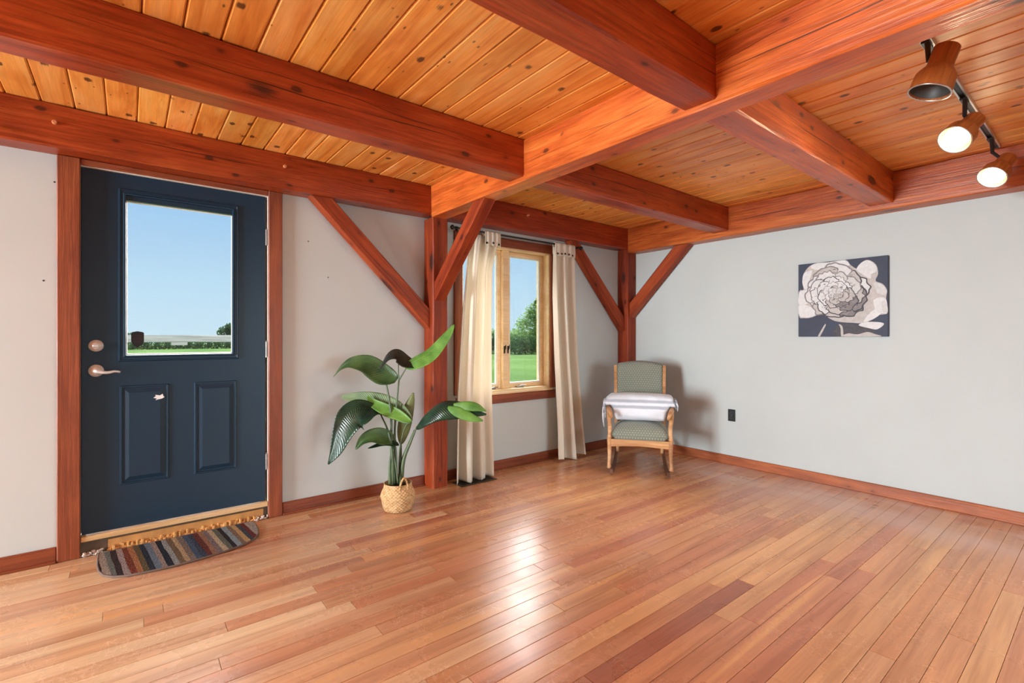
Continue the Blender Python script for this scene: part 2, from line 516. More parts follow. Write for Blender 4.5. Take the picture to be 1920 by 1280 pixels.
# ---- ceiling: backing and one object per board
b = bbox(XW, WX + 0.1, YS, WY + 0.1, ZC + 0.019, ZC + 0.12)
ceiling = struct(new_obj('ceiling', b, M['groove']))
CP = 0.1273
cx = -0.341 - CP * 45
def ceil_board(L, W_, gap=0.0012, c=0.006):
    bm = bmesh.new()
    w = W_ / 2 - gap
    prof = [(-w, 0.018), (-w, c), (-w + c, 0), (w - c, 0), (w, c), (w, 0.018)]
    prism(bm, prof, -L / 2, L / 2, 'y')
    return bm
bays = ((2.315, WY + 0.1), (1.10, 2.315), (-0.12, 1.10), (-1.6, -0.12), (YS, -1.6))
bmeshes = {}
rr = random.Random(5)
k = 0
while cx < WX + 0.05:
    x0, x1 = max(cx, XW), min(cx + CP, WX + 0.1)
    cx += CP
    if x1 - x0 < 0.03: continue
    for (ya, yb) in bays[:3] if x0 > -1.0 else ():
        key = (round(x1 - x0, 4), ya)
        if key not in bmeshes:
            bm = ceil_board(yb - ya - 0.001, x1 - x0)
            me = bpy.data.meshes.new('ceiling_board'); bmesh.ops.recalc_face_normals(bm, faces=bm.faces); bm.to_mesh(me); bm.free()
            me.materials.append(M['board']); bmeshes[key] = me
        o = bpy.data.objects.new('ceiling_board', bmeshes[key])
        o.location = ((x0 + x1) / 2, (ya + yb) / 2, ZC)
        t = rr.uniform(0.82, 1.06)
        o.color = (t, t * rr.uniform(0.93, 1.03), t * rr.uniform(0.9, 1.05), 1)
        COL.objects.link(o); o.parent = ceiling
rest = bmesh.new()
cx = -0.341 - CP * 45
while cx < WX:
    x0, x1 = max(cx, XW), min(cx + CP, WX); cx += CP
    if x1 - x0 < 0.03: continue
    for (ya, yb) in (bays[3:] if x0 > -1.0 else bays):
        box(rest, x0 + 0.002, x1 - 0.002, ya, yb - 0.002, ZC, ZC + 0.018)
ro = new_obj('ceiling_boards_behind', rest, M['board'], ceiling); ro['kind'] = 'stuff'

# ================================================================== timber frame
def beam(name, x0, x1, y0, y1, z0, z1, axis, label, cat='beam', color=(1, 1, 1, 1), mat='beam', bev=0.007, group=None, pegs=()):
    d = (x1 - x0, y1 - y0, z1 - z0)
    c = ((x0 + x1) / 2, (y0 + y1) / 2, (z0 + z1) / 2)
    if axis == 'x': L, w, h, rot = d[0], d[1], d[2], (0, 0, 0)
    elif axis == 'y': L, w, h, rot = d[1], d[0], d[2], (0, 0, R(90))
    else: L, w, h, rot = d[2], d[1], d[0], (0, R(-90), 0)
    bm = bmesh.new()
    # several sections along the length so that the arris can wander a little
    n = max(2, int(L / 0.25)); rg = random.Random(name + label)
    rings = []
    for i in range(n + 1):
        x = -L / 2 + L * i / n
        j = lambda: rg.uniform(-0.0022, 0.0022)
        pts = []
        for sy, sz in ((-1, -1), (1, -1), (1, 1), (-1, 1)):
            b_ = bev + rg.uniform(-0.002, 0.004)
            a = (sy * w / 2, sz * h / 2 - sz * b_); e = (sy * w / 2 - sy * b_, sz * h / 2)
            pts += [a, e] if sy * sz < 0 else [e, a]
        # order the eight points around the section
        pts.sort(key=lambda p: math.atan2(p[1] / h, p[0] / w))
        rings.append([bm.verts.new((x, p[0] + j(), p[1] + j())) for p in pts])
    for a, b_ in zip(rings[:-1], rings[1:]):
        for q in range(8): bm.faces.new((a[q], a[(q + 1) % 8], b_[(q + 1) % 8], b_[q]))
    bm.faces.new(rings[0]); bm.faces.new(rings[-1][::-1])
    o = new_obj(name, bm, M[mat], None, c, rot, color=color)
    tag(o, label, cat, group)
    return o

def peg(root, p, axis, r=0.011, h=0.014):
    """A round oak peg standing slightly proud of a beam face."""
    bm = bmesh.new()
    rings = lathe(bm, [(r, -0.004), (r, h * 0.7), (r * 0.75, h)], 10, p, axis)
    bm.faces.new(rings[-1])
    bmesh.ops.transform(bm, matrix=root.matrix_basis.inverted(), verts=bm.verts)
    new_obj('peg', bm, M['pegwood'], root)

YB = (1.87, 2.005)
plateL = beam('wall_beam', XW, YB[0] - 0.002, 3.38, WY + T, ZP, ZC, 'x', 'dark red-brown timber beam lying on the wall above the blue door', color=(0.64, 0.48, 0.46, 1))
for x, z in ((-0.29, 2.285), (0.80, 2.30)): peg(plateL, (x, 3.38, z), (0, -1, 0))
plateR = beam('wall_beam', YB[0] + 0.002, 4.303, 3.38, WY + T, ZP, ZC, 'x', 'dark red timber beam lying on the wall above the window', color=(0.64, 0.38, 0.42, 1))
peg(plateR, (2.86, 3.38, 2.305), (0, -1, 0), 0.009, 0.03)
beam('wall_beam', 4.303, WX + T, YS, 3.378, 2.12, ZC, 'y', 'orange timber beam along the top of the right-hand white wall', color=(0.95, 1.1, 1.05, 1))
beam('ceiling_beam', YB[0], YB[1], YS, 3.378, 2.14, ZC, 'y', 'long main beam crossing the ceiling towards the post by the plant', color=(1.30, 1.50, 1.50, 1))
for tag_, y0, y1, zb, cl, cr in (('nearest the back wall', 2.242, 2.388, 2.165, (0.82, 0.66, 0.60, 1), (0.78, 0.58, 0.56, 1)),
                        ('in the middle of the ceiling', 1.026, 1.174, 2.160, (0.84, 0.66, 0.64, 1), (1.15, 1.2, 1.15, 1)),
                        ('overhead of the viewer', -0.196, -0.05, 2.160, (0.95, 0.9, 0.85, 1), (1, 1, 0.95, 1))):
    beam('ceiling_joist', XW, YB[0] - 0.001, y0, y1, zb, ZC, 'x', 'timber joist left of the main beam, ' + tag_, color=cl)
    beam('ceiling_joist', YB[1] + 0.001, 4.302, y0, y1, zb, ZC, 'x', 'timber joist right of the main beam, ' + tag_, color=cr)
postA = beam('timber_post', 1.880, 2.015, 3.37, WY - 0.001, 0.0, 2.139, 'z', 'square red-brown post between the tall plant and the left curtain', 'post', mat='post', color=(0.86, 0.72, 0.66, 1))
beam('timber_post', 4.303, WX - 0.001, 3.381, WY - 0.001, 0.0, ZC - 0.001, 'z', 'dark red corner post behind the rocking chair', 'post', mat='post', color=(0.82, 0.66, 0.66, 1))

def brace(poly, t0, t1, axis, label, color):
    """poly in (along, z); local X runs along the brace."""
    cxy = (sum(p[0] for p in poly) / 4, sum(p[1] for p in poly) / 4)
    a = math.atan2(poly[3][1] - poly[0][1], poly[3][0] - poly[0][0])
    loc = [((p[0] - cxy[0]) * math.cos(a) + (p[1] - cxy[1]) * math.sin(a), -(p[0] - cxy[0]) * math.sin(a) + (p[1] - cxy[1]) * math.cos(a)) for p in poly]
    bm = bmesh.new(); h = (t1 - t0) / 2
    prism(bm, loc, -h, h, 'y')
    es = [e for e in bm.edges if e.calc_length() > 0.3]
    bmesh.ops.bevel(bm, geom=es, offset=0.006, segments=1, affect='EDGES')
    mid = (t0 + t1) / 2
    if axis == 'x': o = new_obj('corner_brace', bm, M['post'], None, (cxy[0], mid, cxy[1]), (0, -a, 0), color=color)
    else: o = new_obj('corner_brace', bm, M['post'], None, (mid, cxy[0], cxy[1]), (0, -a, R(90)), color=color)
    return tag(o, label, 'brace')
brace([(0.975, 2.159), (1.125, 2.159), (1.879, 1.425), (1.879, 1.262)], 3.425, 3.515, 'x', 'diagonal brace on the white wall between door and post', (1.02, 0.98, 0.95, 1))
brace([(3.465, 2.159), (3.590, 2.159), (4.302, 1.425), (4.302, 1.262)], 3.425, 3.515, 'x', 'diagonal brace beside the right curtain', (0.95, 0.85, 0.85, 1))
brace([(2.67, 2.119), (2.83, 2.119), (3.380, 1.575), (3.380, 1.415)], 4.335, 4.435, 'y', 'diagonal brace on the right-hand wall above the chair', (1.0, 0.92, 0.9, 1))
brace([(2.69, 2.139), (2.84, 2.139), (3.369, 1.635), (3.369, 1.485)], 1.893, 1.993, 'y', 'diagonal brace from the main beam to the post, crossing the left curtain', (0.95, 0.78, 0.80, 1))

# ================================================================== baseboards and casings
def long_x(name, x0, x1, y0, y1, z0, z1, mat='trim', bev=0.004, color=(1, 1, 1, 1), parent=None):
    c = ((x0 + x1) / 2, (y0 + y1) / 2, (z0 + z1) / 2)
    bm = bbox(x0 - c[0], x1 - c[0], y0 - c[1], y1 - c[1], z0 - c[2], z1 - c[2], bev=bev)
    return new_obj(name, bm, M[mat], parent, c, color=color)
def upright(name, x0, x1, y0, y1, z0, z1, mat='trim', bev=0.004, color=(1, 1, 1, 1), parent=None):
    c = ((x0 + x1) / 2, (y0 + y1) / 2, (z0 + z1) / 2)
    h, w, d = (z1 - z0) / 2, (y1 - y0) / 2, (x1 - x0) / 2
    bm = bbox(-h, h, -w, w, -d, d, bev=bev)
    return new_obj(name, bm, M[mat], parent, c, (0, R(-90), 0), color=color)
def long_y(name, x0, x1, y0, y1, z0, z1, mat='trim', bev=0.004, color=(1, 1, 1, 1), parent=None):
    c = ((x0 + x1) / 2, (y0 + y1) / 2, (z0 + z1) / 2)
    h, w, d = (y1 - y0) / 2, (x1 - x0) / 2, (z1 - z0) / 2
    bm = bbox(-h, h, -w, w, -d, d, bev=bev)
    return new_obj(name, bm, M[mat], parent, c, (0, 0, R(90)), color=color)

BZ = 0.083
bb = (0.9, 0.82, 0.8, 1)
bback = struct(empty('baseboard_back', (XW, WY, 0)))
for x0, x1 in ((XW, -0.294), (0.814, 1.879), (2.016, 4.302)):
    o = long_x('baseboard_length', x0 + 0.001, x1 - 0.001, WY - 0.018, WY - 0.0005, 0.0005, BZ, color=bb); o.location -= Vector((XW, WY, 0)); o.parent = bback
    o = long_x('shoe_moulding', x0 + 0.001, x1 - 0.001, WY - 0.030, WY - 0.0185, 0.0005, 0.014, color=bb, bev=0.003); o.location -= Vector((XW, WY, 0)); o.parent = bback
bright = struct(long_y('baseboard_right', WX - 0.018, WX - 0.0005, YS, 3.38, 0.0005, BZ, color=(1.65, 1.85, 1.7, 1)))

tr1 = struct(empty('trim_1', (0.26, WY, 0)))
for x0, x1 in ((-0.293, -0.200), (0.728, 0.813)):
    o = upright('casing_leg', x0, x1, WY - 0.026, WY - 0.0005, 0.0005, ZP - 0.001, color=(1.0, 0.97, 0.95, 1)); o.location -= Vector(tr1.location); o.parent = tr1
o = long_x('casing_head', -0.1995, 0.7275, WY - 0.020, WY - 0.0005, 2.127, ZP - 0.001, color=(1.0, 0.92, 0.92, 1)); o.location -= Vector(tr1.location); o.parent = tr1

# ================================================================== door
DY = 3.535      # face of the door leaf
door = struct(empty('door_1', (0.26, DY, 0)))
x0, x1, z0, z1 = -0.197, 0.714, 0.112, 2.121
gx0, gx1, gz0, gz1 = -0.010, 0.530, 1.090, 1.975
bm = bmesh.new()
for c in ((x0, gx0, z0, z1), (gx1, x1, z0, z1), (gx0, gx1, z0, gz0), (gx0, gx1, gz1, z1)):
    box(bm, c[0], c[1], DY, DY + 0.045, c[2], c[3])
bmesh.ops.remove_doubles(bm, verts=bm.verts, dist=1e-5)
part(door, 'door_leaf', bm, M['doorblue'])

def ring_moulding(bm, ox0, ox1, oz0, oz1, prof, y):
    """prof = list of (inset, protrusion towards the room)."""
    loops = []
    for ins, pr in prof:
        loops.append([bm.verts.new((xx, y - pr, zz)) for xx, zz in ((ox0 + ins, oz0 + ins), (ox1 - ins, oz0 + ins), (ox1 - ins, oz1 - ins), (ox0 + ins, oz1 - ins))])
    for a, b_ in zip(loops[:-1], loops[1:]):
        for q in range(4): bm.faces.new((a[q], a[(q + 1) % 4], b_[(q + 1) % 4], b_[q]))
    return loops
bm = bmesh.new()
ring_moulding(bm, -0.042, 0.560, 1.055, 2.038, [(0, 0.0), (0.004, 0.009), (0.010, 0.010), (0.013, 0.006), (0.022, 0.006), (0.027, 0.013), (0.034, 0.012), (0.037, -0.012)], DY)
part(door, 'glass_frame', bm, M['doorblue'])
b = bbox(gx0 + 0.0005, gx1 - 0.0005, DY + 0.016, DY + 0.020, gz0 + 0.0005, gz1 - 0.0005)
pane = part(door, 'glass_pane', b, M['glass'])
bm = bmesh.new()
ring_moulding(bm, gx0, gx1, gz0, gz1, [(0.004, -0.013), (0.004, -0.008), (0.007, -0.006), (0.010, -0.013)], DY)
part(door, 'glazing_bead', bm, M['white'])
for ax0, ax1 in ((-0.035, 0.193), (0.320, 0.548)):
    bm = bmesh.new()
    lp = ring_moulding(bm, ax0, ax1, 0.355, 0.917, [(0, 0.0), (0.003, 0.006), (0.010, 0.007), (0.013, 0.0005), (0.018, 0.0005), (0.042, 0.010)], DY)
    bm.faces.new(lp[-1])
    part(door, 'raised_panel', bm, M['doorblue'])
# deadbolt and lever
def rosette(root, name, x, z, r, extra=None):
    bm = bmesh.new()
    rings = lathe(bm, [(r, 0.0), (r, 0.006), (r * 0.92, 0.012), (r * 0.62, 0.015), (r * 0.55, 0.020), (r * 0.2, 0.021)], 28, (x, DY, z), (0, -1, 0))
    bm.faces.new(rings[-1])
    return part(root, name, bm, M['nickel'], smooth=True)
db = rosette(door, 'deadbolt', -0.136, 1.146, 0.033)
bm = bmesh.new(); box(bm, -0.150, -0.122, DY - 0.036, DY - 0.019, 1.1405, 1.1515, bev=0.003); sub(db, 'thumb_turn', bm, M['nickel'], door.location)
lv = rosette(door, 'lever_lock', -0.136, 1.008, 0.034)
bm = bmesh.new()
tube(bm, [(-0.136, DY - 0.015, 1.008), (-0.136, DY - 0.045, 1.008)], 0.0105, 12)
tube(bm, spline([(-0.136, DY - 0.047, 1.008), (-0.115, DY - 0.052, 1.002), (-0.085, DY - 0.054, 0.998), (-0.055, DY - 0.052, 1.003), (-0.032, DY - 0.046, 0.998)], 14), [0.0105 - 0.005 * i / 13 for i in range(14)], 10)
sub(lv, 'lever_handle', bm, M['nickel'], door.location, smooth=True)
# hinges
for z in (1.853, 1.112, 0.370):
    bm = bmesh.new()
    tube(bm, [(0.7205, DY - 0.007, z - 0.052), (0.7205, DY - 0.007, z + 0.052)], 0.0055, 10)
    box(bm, 0.7145, 0.7195, DY - 0.003, DY + 0.03, z - 0.05, z + 0.05)
    tube(bm, [(0.7205, DY - 0.007, z + 0.052), (0.7205, DY - 0.007, z + 0.060)], 0.0032, 8)
    part(door, 'hinge', bm, M['chrome'])
# jamb, with white weatherstrip
bm = bmesh.new()
box(bm, DX0 + 0.001, -0.2005, WY - 0.002, WY + T - 0.01, 0.001, DZ1 - 0.001)
box(bm, 0.7285, DX1 - 0.001, WY - 0.002, WY + T - 0.01, 0.001, DZ1 - 0.001)
box(bm, -0.2005, 0.7285, WY - 0.002, WY + T - 0.01, 2.1235, DZ1 - 0.001)
for c in ((-0.2005, -0.180, 0.109, 2.1235), (0.697, 0.7285, 0.109, 2.1235), (-0.180, 0.697, 2.104, 2.1235)):
    box(bm, c[0], c[1], DY + 0.0465, DY + 0.060, c[2], c[3])      # the stop the leaf closes against
part(door, 'door_jamb', bm, M['white'])
# chip of torn white sticker on the left panel
bm = bmesh.new()
pts = [(0.118, 0.838), (0.130, 0.848), (0.128, 0.856), (0.150, 0.851), (0.163, 0.860), (0.166, 0.846), (0.172, 0.840), (0.160, 0.832), (0.140, 0.828), (0.128, 0.824), (0.135, 0.834)]
prism(bm, pts, DY - 0.0112, DY - 0.0100, 'y')
tag(part(door, 'torn_sticker', bm, plain('sticker_white', srgb(226, 230, 234), 0.5)), 'torn scrap of white sticker')
# security shield on the glass
bm = bmesh.new()
sh = [(-0.036, 0.046), (-0.030, 0.052), (0.0, 0.058), (0.030, 0.052), (0.036, 0.046), (0.036, -0.012), (0.026, -0.034), (0.0, -0.052), (-0.026, -0.034), (-0.036, -0.012)]
prism(bm, [(0.046 + 0.82 * a, 1.178 + 0.86 * c) for a, c in sh], DY + 0.0143, DY + 0.0157, 'y')
shd = tag(part(door, 'shield_sticker', bm, plain('shield_navy', srgb(28, 30, 44), 0.5)), 'small dark shield-shaped sticker')
bm = bmesh.new()
for zz, w in ((1.199, 0.020), (1.186, 0.022), (1.179, 0.022), (1.166, 0.017)):
    box(bm, 0.046 - w, 0.046 + w, DY + 0.0137, DY + 0.0142, zz, zz + 0.0032)
sub(shd, 'faded_red_print', bm, plain('shield_print', srgb(58, 42, 52), 0.5), door.location)

# threshold, raw step and crumbs
tr2 = struct(empty('trim_2', (0.26, WY, 0)))
o = long_x('door_sill', -0.1995, 0.7275, WY - 0.018, DY + 0.05, 0.080, 0.108, 'pine', 0.004, (0.78, 0.72, 0.62, 1)); o.location -= Vector(tr2.location); o.parent = tr2
bm = bbox(-0.1995, 0.7275, WY + 0.006, WY + 0.09, 0.0005, 0.0795)
part(tr2, 'sill_riser', bm, plain('grey_subsill', srgb(96, 82, 70), 0.8, noise=0.25, ns=20))
bm = bmesh.new()
rg = random.Random(4)
n = 95
for i in range(n):
    xa = -0.09 + 0.76 * i / n; xb = -0.09 + 0.76 * (i + 1) / n + 0.004
    d = rg.uniform(0.001, 0.020) * (0.4 + 0.6 * abs(math.sin(i * 0.37))); h = rg.uniform(0.012, 0.036)
    box(bm, xa, xb, WY - 0.004 - d, WY + 0.0055, 0.0005, h, bev=0.002)
part(tr2, 'broken_board_edge', bm, plain('raw_wood', srgb(206, 154, 92), 0.85, noise=0.3, ns=90, bump=0.6))
bm = bbox(-0.085, 0.7, WY - 0.003, WY + 0.0055, 0.0008, 0.066)
part(tr2, 'raw_wood_face', bm, plain('raw_wood_face', srgb(188, 136, 78), 0.8, noise=0.2, ns=12))
for cx_, n in ((-0.145, 26), (0.690, 22)):
    bm = bmesh.new()
    for i in range(n):
        p = Vector((cx_ + rg.uniform(-0.05, 0.036), WY - 0.012 + rg.uniform(-0.016, 0.012), rg.uniform(0.004, 0.022)))
        s = rg.uniform(0.004, 0.010)
        mt = Matrix.Translation(p) @ Matrix.Rotation(rg.uniform(0, 6), 4, Vector((rg.random(), rg.random(), rg.random() + 0.1)).normalized()) @ Matrix.Diagonal((s * 1.5, s, s * 0.8, 1))
        bmesh.ops.create_icosphere(bm, subdivisions=1, radius=1, matrix=mt)
    o = part(tr2, 'plaster_crumbs', bm, plain('plaster_crumb', srgb(196, 184, 176), 0.9, noise=0.3, ns=60)); o['kind'] = 'stuff'

# ================================================================== window in the back wall
win = struct(empty('window_1', (2.755, WY, NZ0)))
PY = 3.62       # glass plane
# jamb lining (clear pine)
bm = bmesh.new()
j = 0.018
box(bm, NX0 + 0.0005, NX0 + j, WY, WY + T, NZ0 + 0.0005, NZ1 - 0.0005)
box(bm, NX1 - j, NX1 - 0.0005, WY, WY + T, NZ0 + 0.0005, NZ1 - 0.0005)
box(bm, NX0 + j, NX1 - j, WY, WY + T, NZ1 - j, NZ1 - 0.0005)
part(win, 'jamb_lining', bm, M['pine'])
bm = bmesh.new(); box(bm, NX0 - 0.02, NX1 + 0.02, WY - 0.022, WY - 0.0005, NZ0 - 0.022, NZ0 - 0.0005, bev=0.004); box(bm, NX0 + j, NX1 - j, WY, WY + T, NZ0 + 0.0005, NZ0 + j)
part(win, 'window_sill', bm, M['pine'])
o = long_x('apron', NX0 - 0.06, NX1 + 0.06, WY - 0.019, WY - 0.0005, 0.598, NZ0 - 0.0225, color=(1.1, 1.1, 1.1, 1)); o.location -= Vector(win.location); o.parent = win
o = long_x('casing_head', NX0 - 0.08, NX1 + 0.08, WY - 0.019, WY - 0.0005, NZ1 - 0.004, NZ1 + 0.076, color=(1.05, 0.98, 0.98, 1)); o.location -= Vector(win.location); o.parent = win
for a, c in ((NX0 - 0.08, NX0 + 0.004), (NX1 - 0.004, NX1 + 0.08)):
    o = upright('casing_leg', a, c, WY - 0.019, WY - 0.0005, NZ0, NZ1 - 0.0045, color=(1.1, 1.1, 1.1, 1)); o.location -= Vector(win.location); o.parent = win
# mullion post
bm = bbox(2.722, 2.790, PY - 0.055, PY + 0.05, NZ0 + j, NZ1 - j, bev=0.003)
part(win, 'mullion', bm, M['pine'])
for sx0, sx1, hinge in ((NX0 + j, 2.7215, -1), (2.7905, NX1 - j, 1)):
    bm = bmesh.new()
    st = 0.036
    zz0, zz1 = NZ0 + j + 0.002, NZ1 - j - 0.002
    for c in ((sx0 + 0.001, sx0 + st, zz0, zz1), (sx1 - st, sx1 - 0.001, zz0, zz1), (sx0 + st, sx1 - st, zz0, zz0 + st), (sx0 + st, sx1 - st, zz1 - st, zz1)):
        box(bm, c[0], c[1], PY - 0.022, PY + 0.022, c[2], c[3], bev=0.002)
    s_ = part(win, 'sash', bm, M['pine'])
    bm = bmesh.new()
    for c in ((sx0 + st, sx0 + st + 0.012, zz0 + st, zz1 - st), (sx1 - st - 0.012, sx1 - st, zz0 + st, zz1 - st), (sx0 + st + 0.012, sx1 - st - 0.012, zz0 + st, zz0 + st + 0.012), (sx0 + st + 0.012, sx1 - st - 0.012, zz1 - st - 0.012, zz1 - st)):
        box(bm, c[0], c[1], PY - 0.012, PY + 0.012, c[2], c[3])
    sub(s_, 'white_glazing_stop', bm, M['sash'], win.location)
    bm = bbox(sx0 + st + 0.001, sx1 - st - 0.001, PY - 0.003, PY + 0.003, zz0 + st + 0.001, zz1 - st - 0.001)
    sub(s_, 'glass_pane', bm, M['glass'], win.location)
    bm = bmesh.new()
    mx_ = sx1 - 0.12 if hinge < 0 else sx0 + 0.14
    box(bm, mx_ - 0.04, mx_ + 0.04, PY - 0.06, PY - 0.024, NZ0 + j + 0.0005, NZ0 + j + 0.014, bev=0.004)
    tube(bm, [(mx_, PY - 0.045, NZ0 + j + 0.013), (mx_ + 0.02, PY - 0.058, NZ0 + j + 0.022), (mx_ + 0.055, PY - 0.064, NZ0 + j + 0.02)], 0.005, 8)
    sub(s_, 'crank', bm, M['chrome'], win.location)
    lx = 2.735 if hinge < 0 else 2.777
    bm = bmesh.new(); box(bm, lx - 0.007, lx + 0.007, PY - 0.067, PY - 0.0555, 1.045, 1.115, bev=0.003)
    tube(bm, [(lx, PY - 0.066, 1.075), (lx, PY - 0.078, 1.095), (lx, PY - 0.080, 1.125)], 0.0045, 8)
    sub(s_, 'latch', bm, M['iron'], win.location)

# unseen windows behind the viewer, added to go with the fill lights
def fill_window(name, axis, a0, a1, fixed, z0, z1, inward):
    w = struct(empty(name, ((a0 + a1) / 2, fixed, z0) if axis == 'x' else (fixed, (a0 + a1) / 2, z0)))
    def bx(bm, u0, u1, d0, d1, za, zb):
        dd = sorted((fixed - inward * d0, fixed - inward * d1))
        if axis == 'x': box(bm, u0, u1, dd[0], dd[1], za, zb)
        else: box(bm, dd[0], dd[1], u0, u1, za, zb)
    n = 3
    for i in range(n + 1):
        u = a0 + (a1 - a0) * i / n
        ua, ub = max(a0 + 0.001, u - 0.035), min(a1 - 0.001, u + 0.035)
        bm = bmesh.new(); bx(bm, ua, ub, 0.05, 0.12, z0 + 0.001, z1 - 0.001); part(w, 'mullion', bm, M['pine'])
    for za in (z0 + 0.001, z1 - 0.051):
        bm = bmesh.new(); bx(bm, a0 + 0.001, a1 - 0.001, 0.05, 0.12, za, za + 0.05); part(w, 'rail', bm, M['pine'])
    for i in range(n):
        bm = bmesh.new(); bx(bm, a0 + (a1 - a0) * i / n + 0.036, a0 + (a1 - a0) * (i + 1) / n - 0.036, 0.083, 0.087, z0 + 0.052, z1 - 0.052); part(w, 'glass_pane', bm, M['glass'])
fill_window('fill_window_west', 'y', 0.7, 3.45, XW, 0.5, 2.0, 1)
fill_window('fill_window_south', 'x', 2.1, 4.3, YS, 0.5, 2.0, 1)

# ================================================================== curtains
def cloth_mat(name, col, stripes=False):
    m = NT(name)
    v = m.coords()
    w1 = m.noise(m.scale(v, (420, 420, 18)), 1.0, 2)
    w2 = m.noise(m.scale(v, (30, 30, 500)), 1.0, 2)
    w = m.math('MULTIPLY', m.math('ADD', w1, w2), 0.5)
    c = m.mix(m.rng(w, 0.35, 0.65), tuple(x * 0.93 for x in col[:3]) + (1,), col)
    p = m.n('ShaderNodeBsdfDiffuse'); m.put(p.inputs[0], c)
    t = m.n('ShaderNodeBsdfTranslucent'); m.put(t.inputs[0], c)
    bp = m.n('ShaderNodeBump'); bp.inputs['Strength'].default_value = 0.15; bp.inputs['Distance'].default_value = 0.002
    m.l(w, bp.inputs['Height']); m.l(bp.outputs[0], p.inputs['Normal'])
    mx = m.n('ShaderNodeMixShader'); mx.inputs[0].default_value = 0.38
    m.l(p.outputs[0], mx.inputs[1]); m.l(t.outputs[0], mx.inputs[2]); m.l(mx.outputs[0], m.out.inputs[0])
    return m.m
M['curtain'] = cloth_mat('curtain_linen', srgb(244, 236, 222))

def lerp(a, b, t): return a + (b - a) * t
def interp(tab, z):
    for (z0, *a), (z1, *b) in zip(tab[:-1], tab[1:]):
        if z0 <= z <= z1:
            t = (z - z0) / (z1 - z0)
            return [lerp(p, q, t) for p, q in zip(a, b)]
    return list(tab[-1][1:])
def curtain(label, table, fold, zs, hem=None, header=None, buttons=(), hz=(1.985, 2.105)):
    """table rows: z, x left, x right, y centre, fold depth. fold(s, z) in -1..1."""
    root = empty('curtain', (table[0][1] * 0.5 + table[0][2] * 0.5, table[0][3], 0.0))
    bm = bmesh.new()
    NS = 72
    grid = []
    for z in zs:
        xl, xr, yc, am = interp(table, z)
        row = []
        for i in range(NS + 1):
            s = i / NS
            zz = z + (hem(s) if hem and z == zs[0] else 0)
            row.append(bm.verts.new((lerp(xl, xr, s), yc - am * fold(s, z), zz)))
        grid.append(row)
    for a, b_ in zip(grid[:-1], grid[1:]):
        for i in range(NS): bm.faces.new((a[i], a[i + 1], b_[i + 1], b_[i]))
    o = part(root, 'curtain_panel', bm, M['curtain'], smooth=True)
    md = o.modifiers.new('thickness', 'SOLIDIFY'); md.thickness = 0.0025
    # header flap folded over the rod, with its row of dark buttons
    xl, xr, yh = header
    bm = bmesh.new()
    prof = []
    for k in range(13):
        t = k / 12
        if t < 0.4: prof.append((yh - 0.019 - 0.003 * math.sin(t * 8), lerp(hz[0], hz[1] - 0.012, t / 0.4)))
        elif t < 0.6:
            a = (t - 0.4) / 0.2 * math.pi
            prof.append((yh - 0.019 * math.cos(a), hz[1] - 0.012 + 0.016 * math.sin(a)))
        else: prof.append((yh + 0.019, lerp(hz[1] - 0.012, hz[0] + 0.01, (t - 0.6) / 0.4)))
    cols = []
    n = 24
    for i in range(n + 1):
        s = i / n; x = lerp(xl, xr, s)
        rip = 0.004 * math.sin(s * 22)
        sag = -0.010 * (abs(math.sin(s * math.pi * 2.5)) if True else 0)
        cols.append([bm.verts.new((x, y_ + rip, z_ + (sag if kk in (0, 1) else 0))) for kk, (y_, z_) in enumerate(prof)])
    for a, b_ in zip(cols[:-1], cols[1:]):
        for q in range(len(prof) - 1): bm.faces.new((a[q], a[q + 1], b_[q + 1], b_[q]))
    h = part(root, 'header_flap', bm, M['curtain'], smooth=True)
    md = h.modifiers.new('thickness', 'SOLIDIFY'); md.thickness = 0.002
    for s in buttons:
        bm = bmesh.new()
        rings = lathe(bm, [(0.0095, 0.0), (0.0095, 0.003), (0.006, 0.005)], 12, (lerp(xl, xr, s), yh - 0.0235, hz[0] + 0.016 - 0.004 * math.sin(s * 9)), (0, -1, 0))
        bm.faces.new(rings[-1])
        part(root, 'button', bm, M['iron'])
    return tag(root, label, 'curtain', 'linen curtains at the window')
zs = [0.006, 0.03] + [0.08 + 0.1 * i for i in range(20)] + [2.06]
curtain('cream linen curtain hanging left of the window, partly behind the diagonal brace',
        [(0.0, 2.075, 2.46, 3.365, 0.070), (0.7, 2.095, 2.445, 3.375, 0.068), (1.34, 2.15, 2.45, 3.385, 0.058), (1.8, 2.20, 2.47, 3.393, 0.034), (2.08, 2.23, 2.545, 3.392, 0.014)],
        lambda s, z: (0.9 * math.cos(2 * math.pi * (s * 2.9 + 0.02)) + 0.3 * math.cos(2 * math.pi * (s * 6.1 + 0.3 + 0.1 * z))) * (0.75 + 0.3 * math.sin(s * 5)),
        zs, hem=lambda s: 0.006 * math.sin(s * 9), header=(2.385, 2.55, 3.392), buttons=(0.08, 0.5, 0.85))
curtain('cream linen curtain hanging right of the window',
        [(0.0, 3.225, 3.60, 3.375, 0.058), (0.35, 3.235, 3.575, 3.39, 0.052), (1.0, 3.20, 3.51, 3.39, 0.042), (1.6, 3.18, 3.475, 3.39, 0.032), (2.08, 3.195, 3.475, 3.392, 0.014)],
        lambda s, z: 0.85 * math.cos(2 * math.pi * (s * 2.15 - 0.18)) + 0.32 * math.cos(2 * math.pi * (s * 5.2 + 0.2 + 0.12 * z)),
        zs, hem=lambda s: 0.012 * math.sin(s * 7 + 1) + 0.012, header=(3.205, 3.475, 3.392), buttons=(0.10, 0.30, 0.47, 0.66, 0.84))
rod = empty('curtain_rod', (2.8, 3.392, 2.09))
bm = bmesh.new(); tube(bm, [(2.10, 3.392, 2.090), (3.55, 3.392, 2.090)], 0.0085, 12)
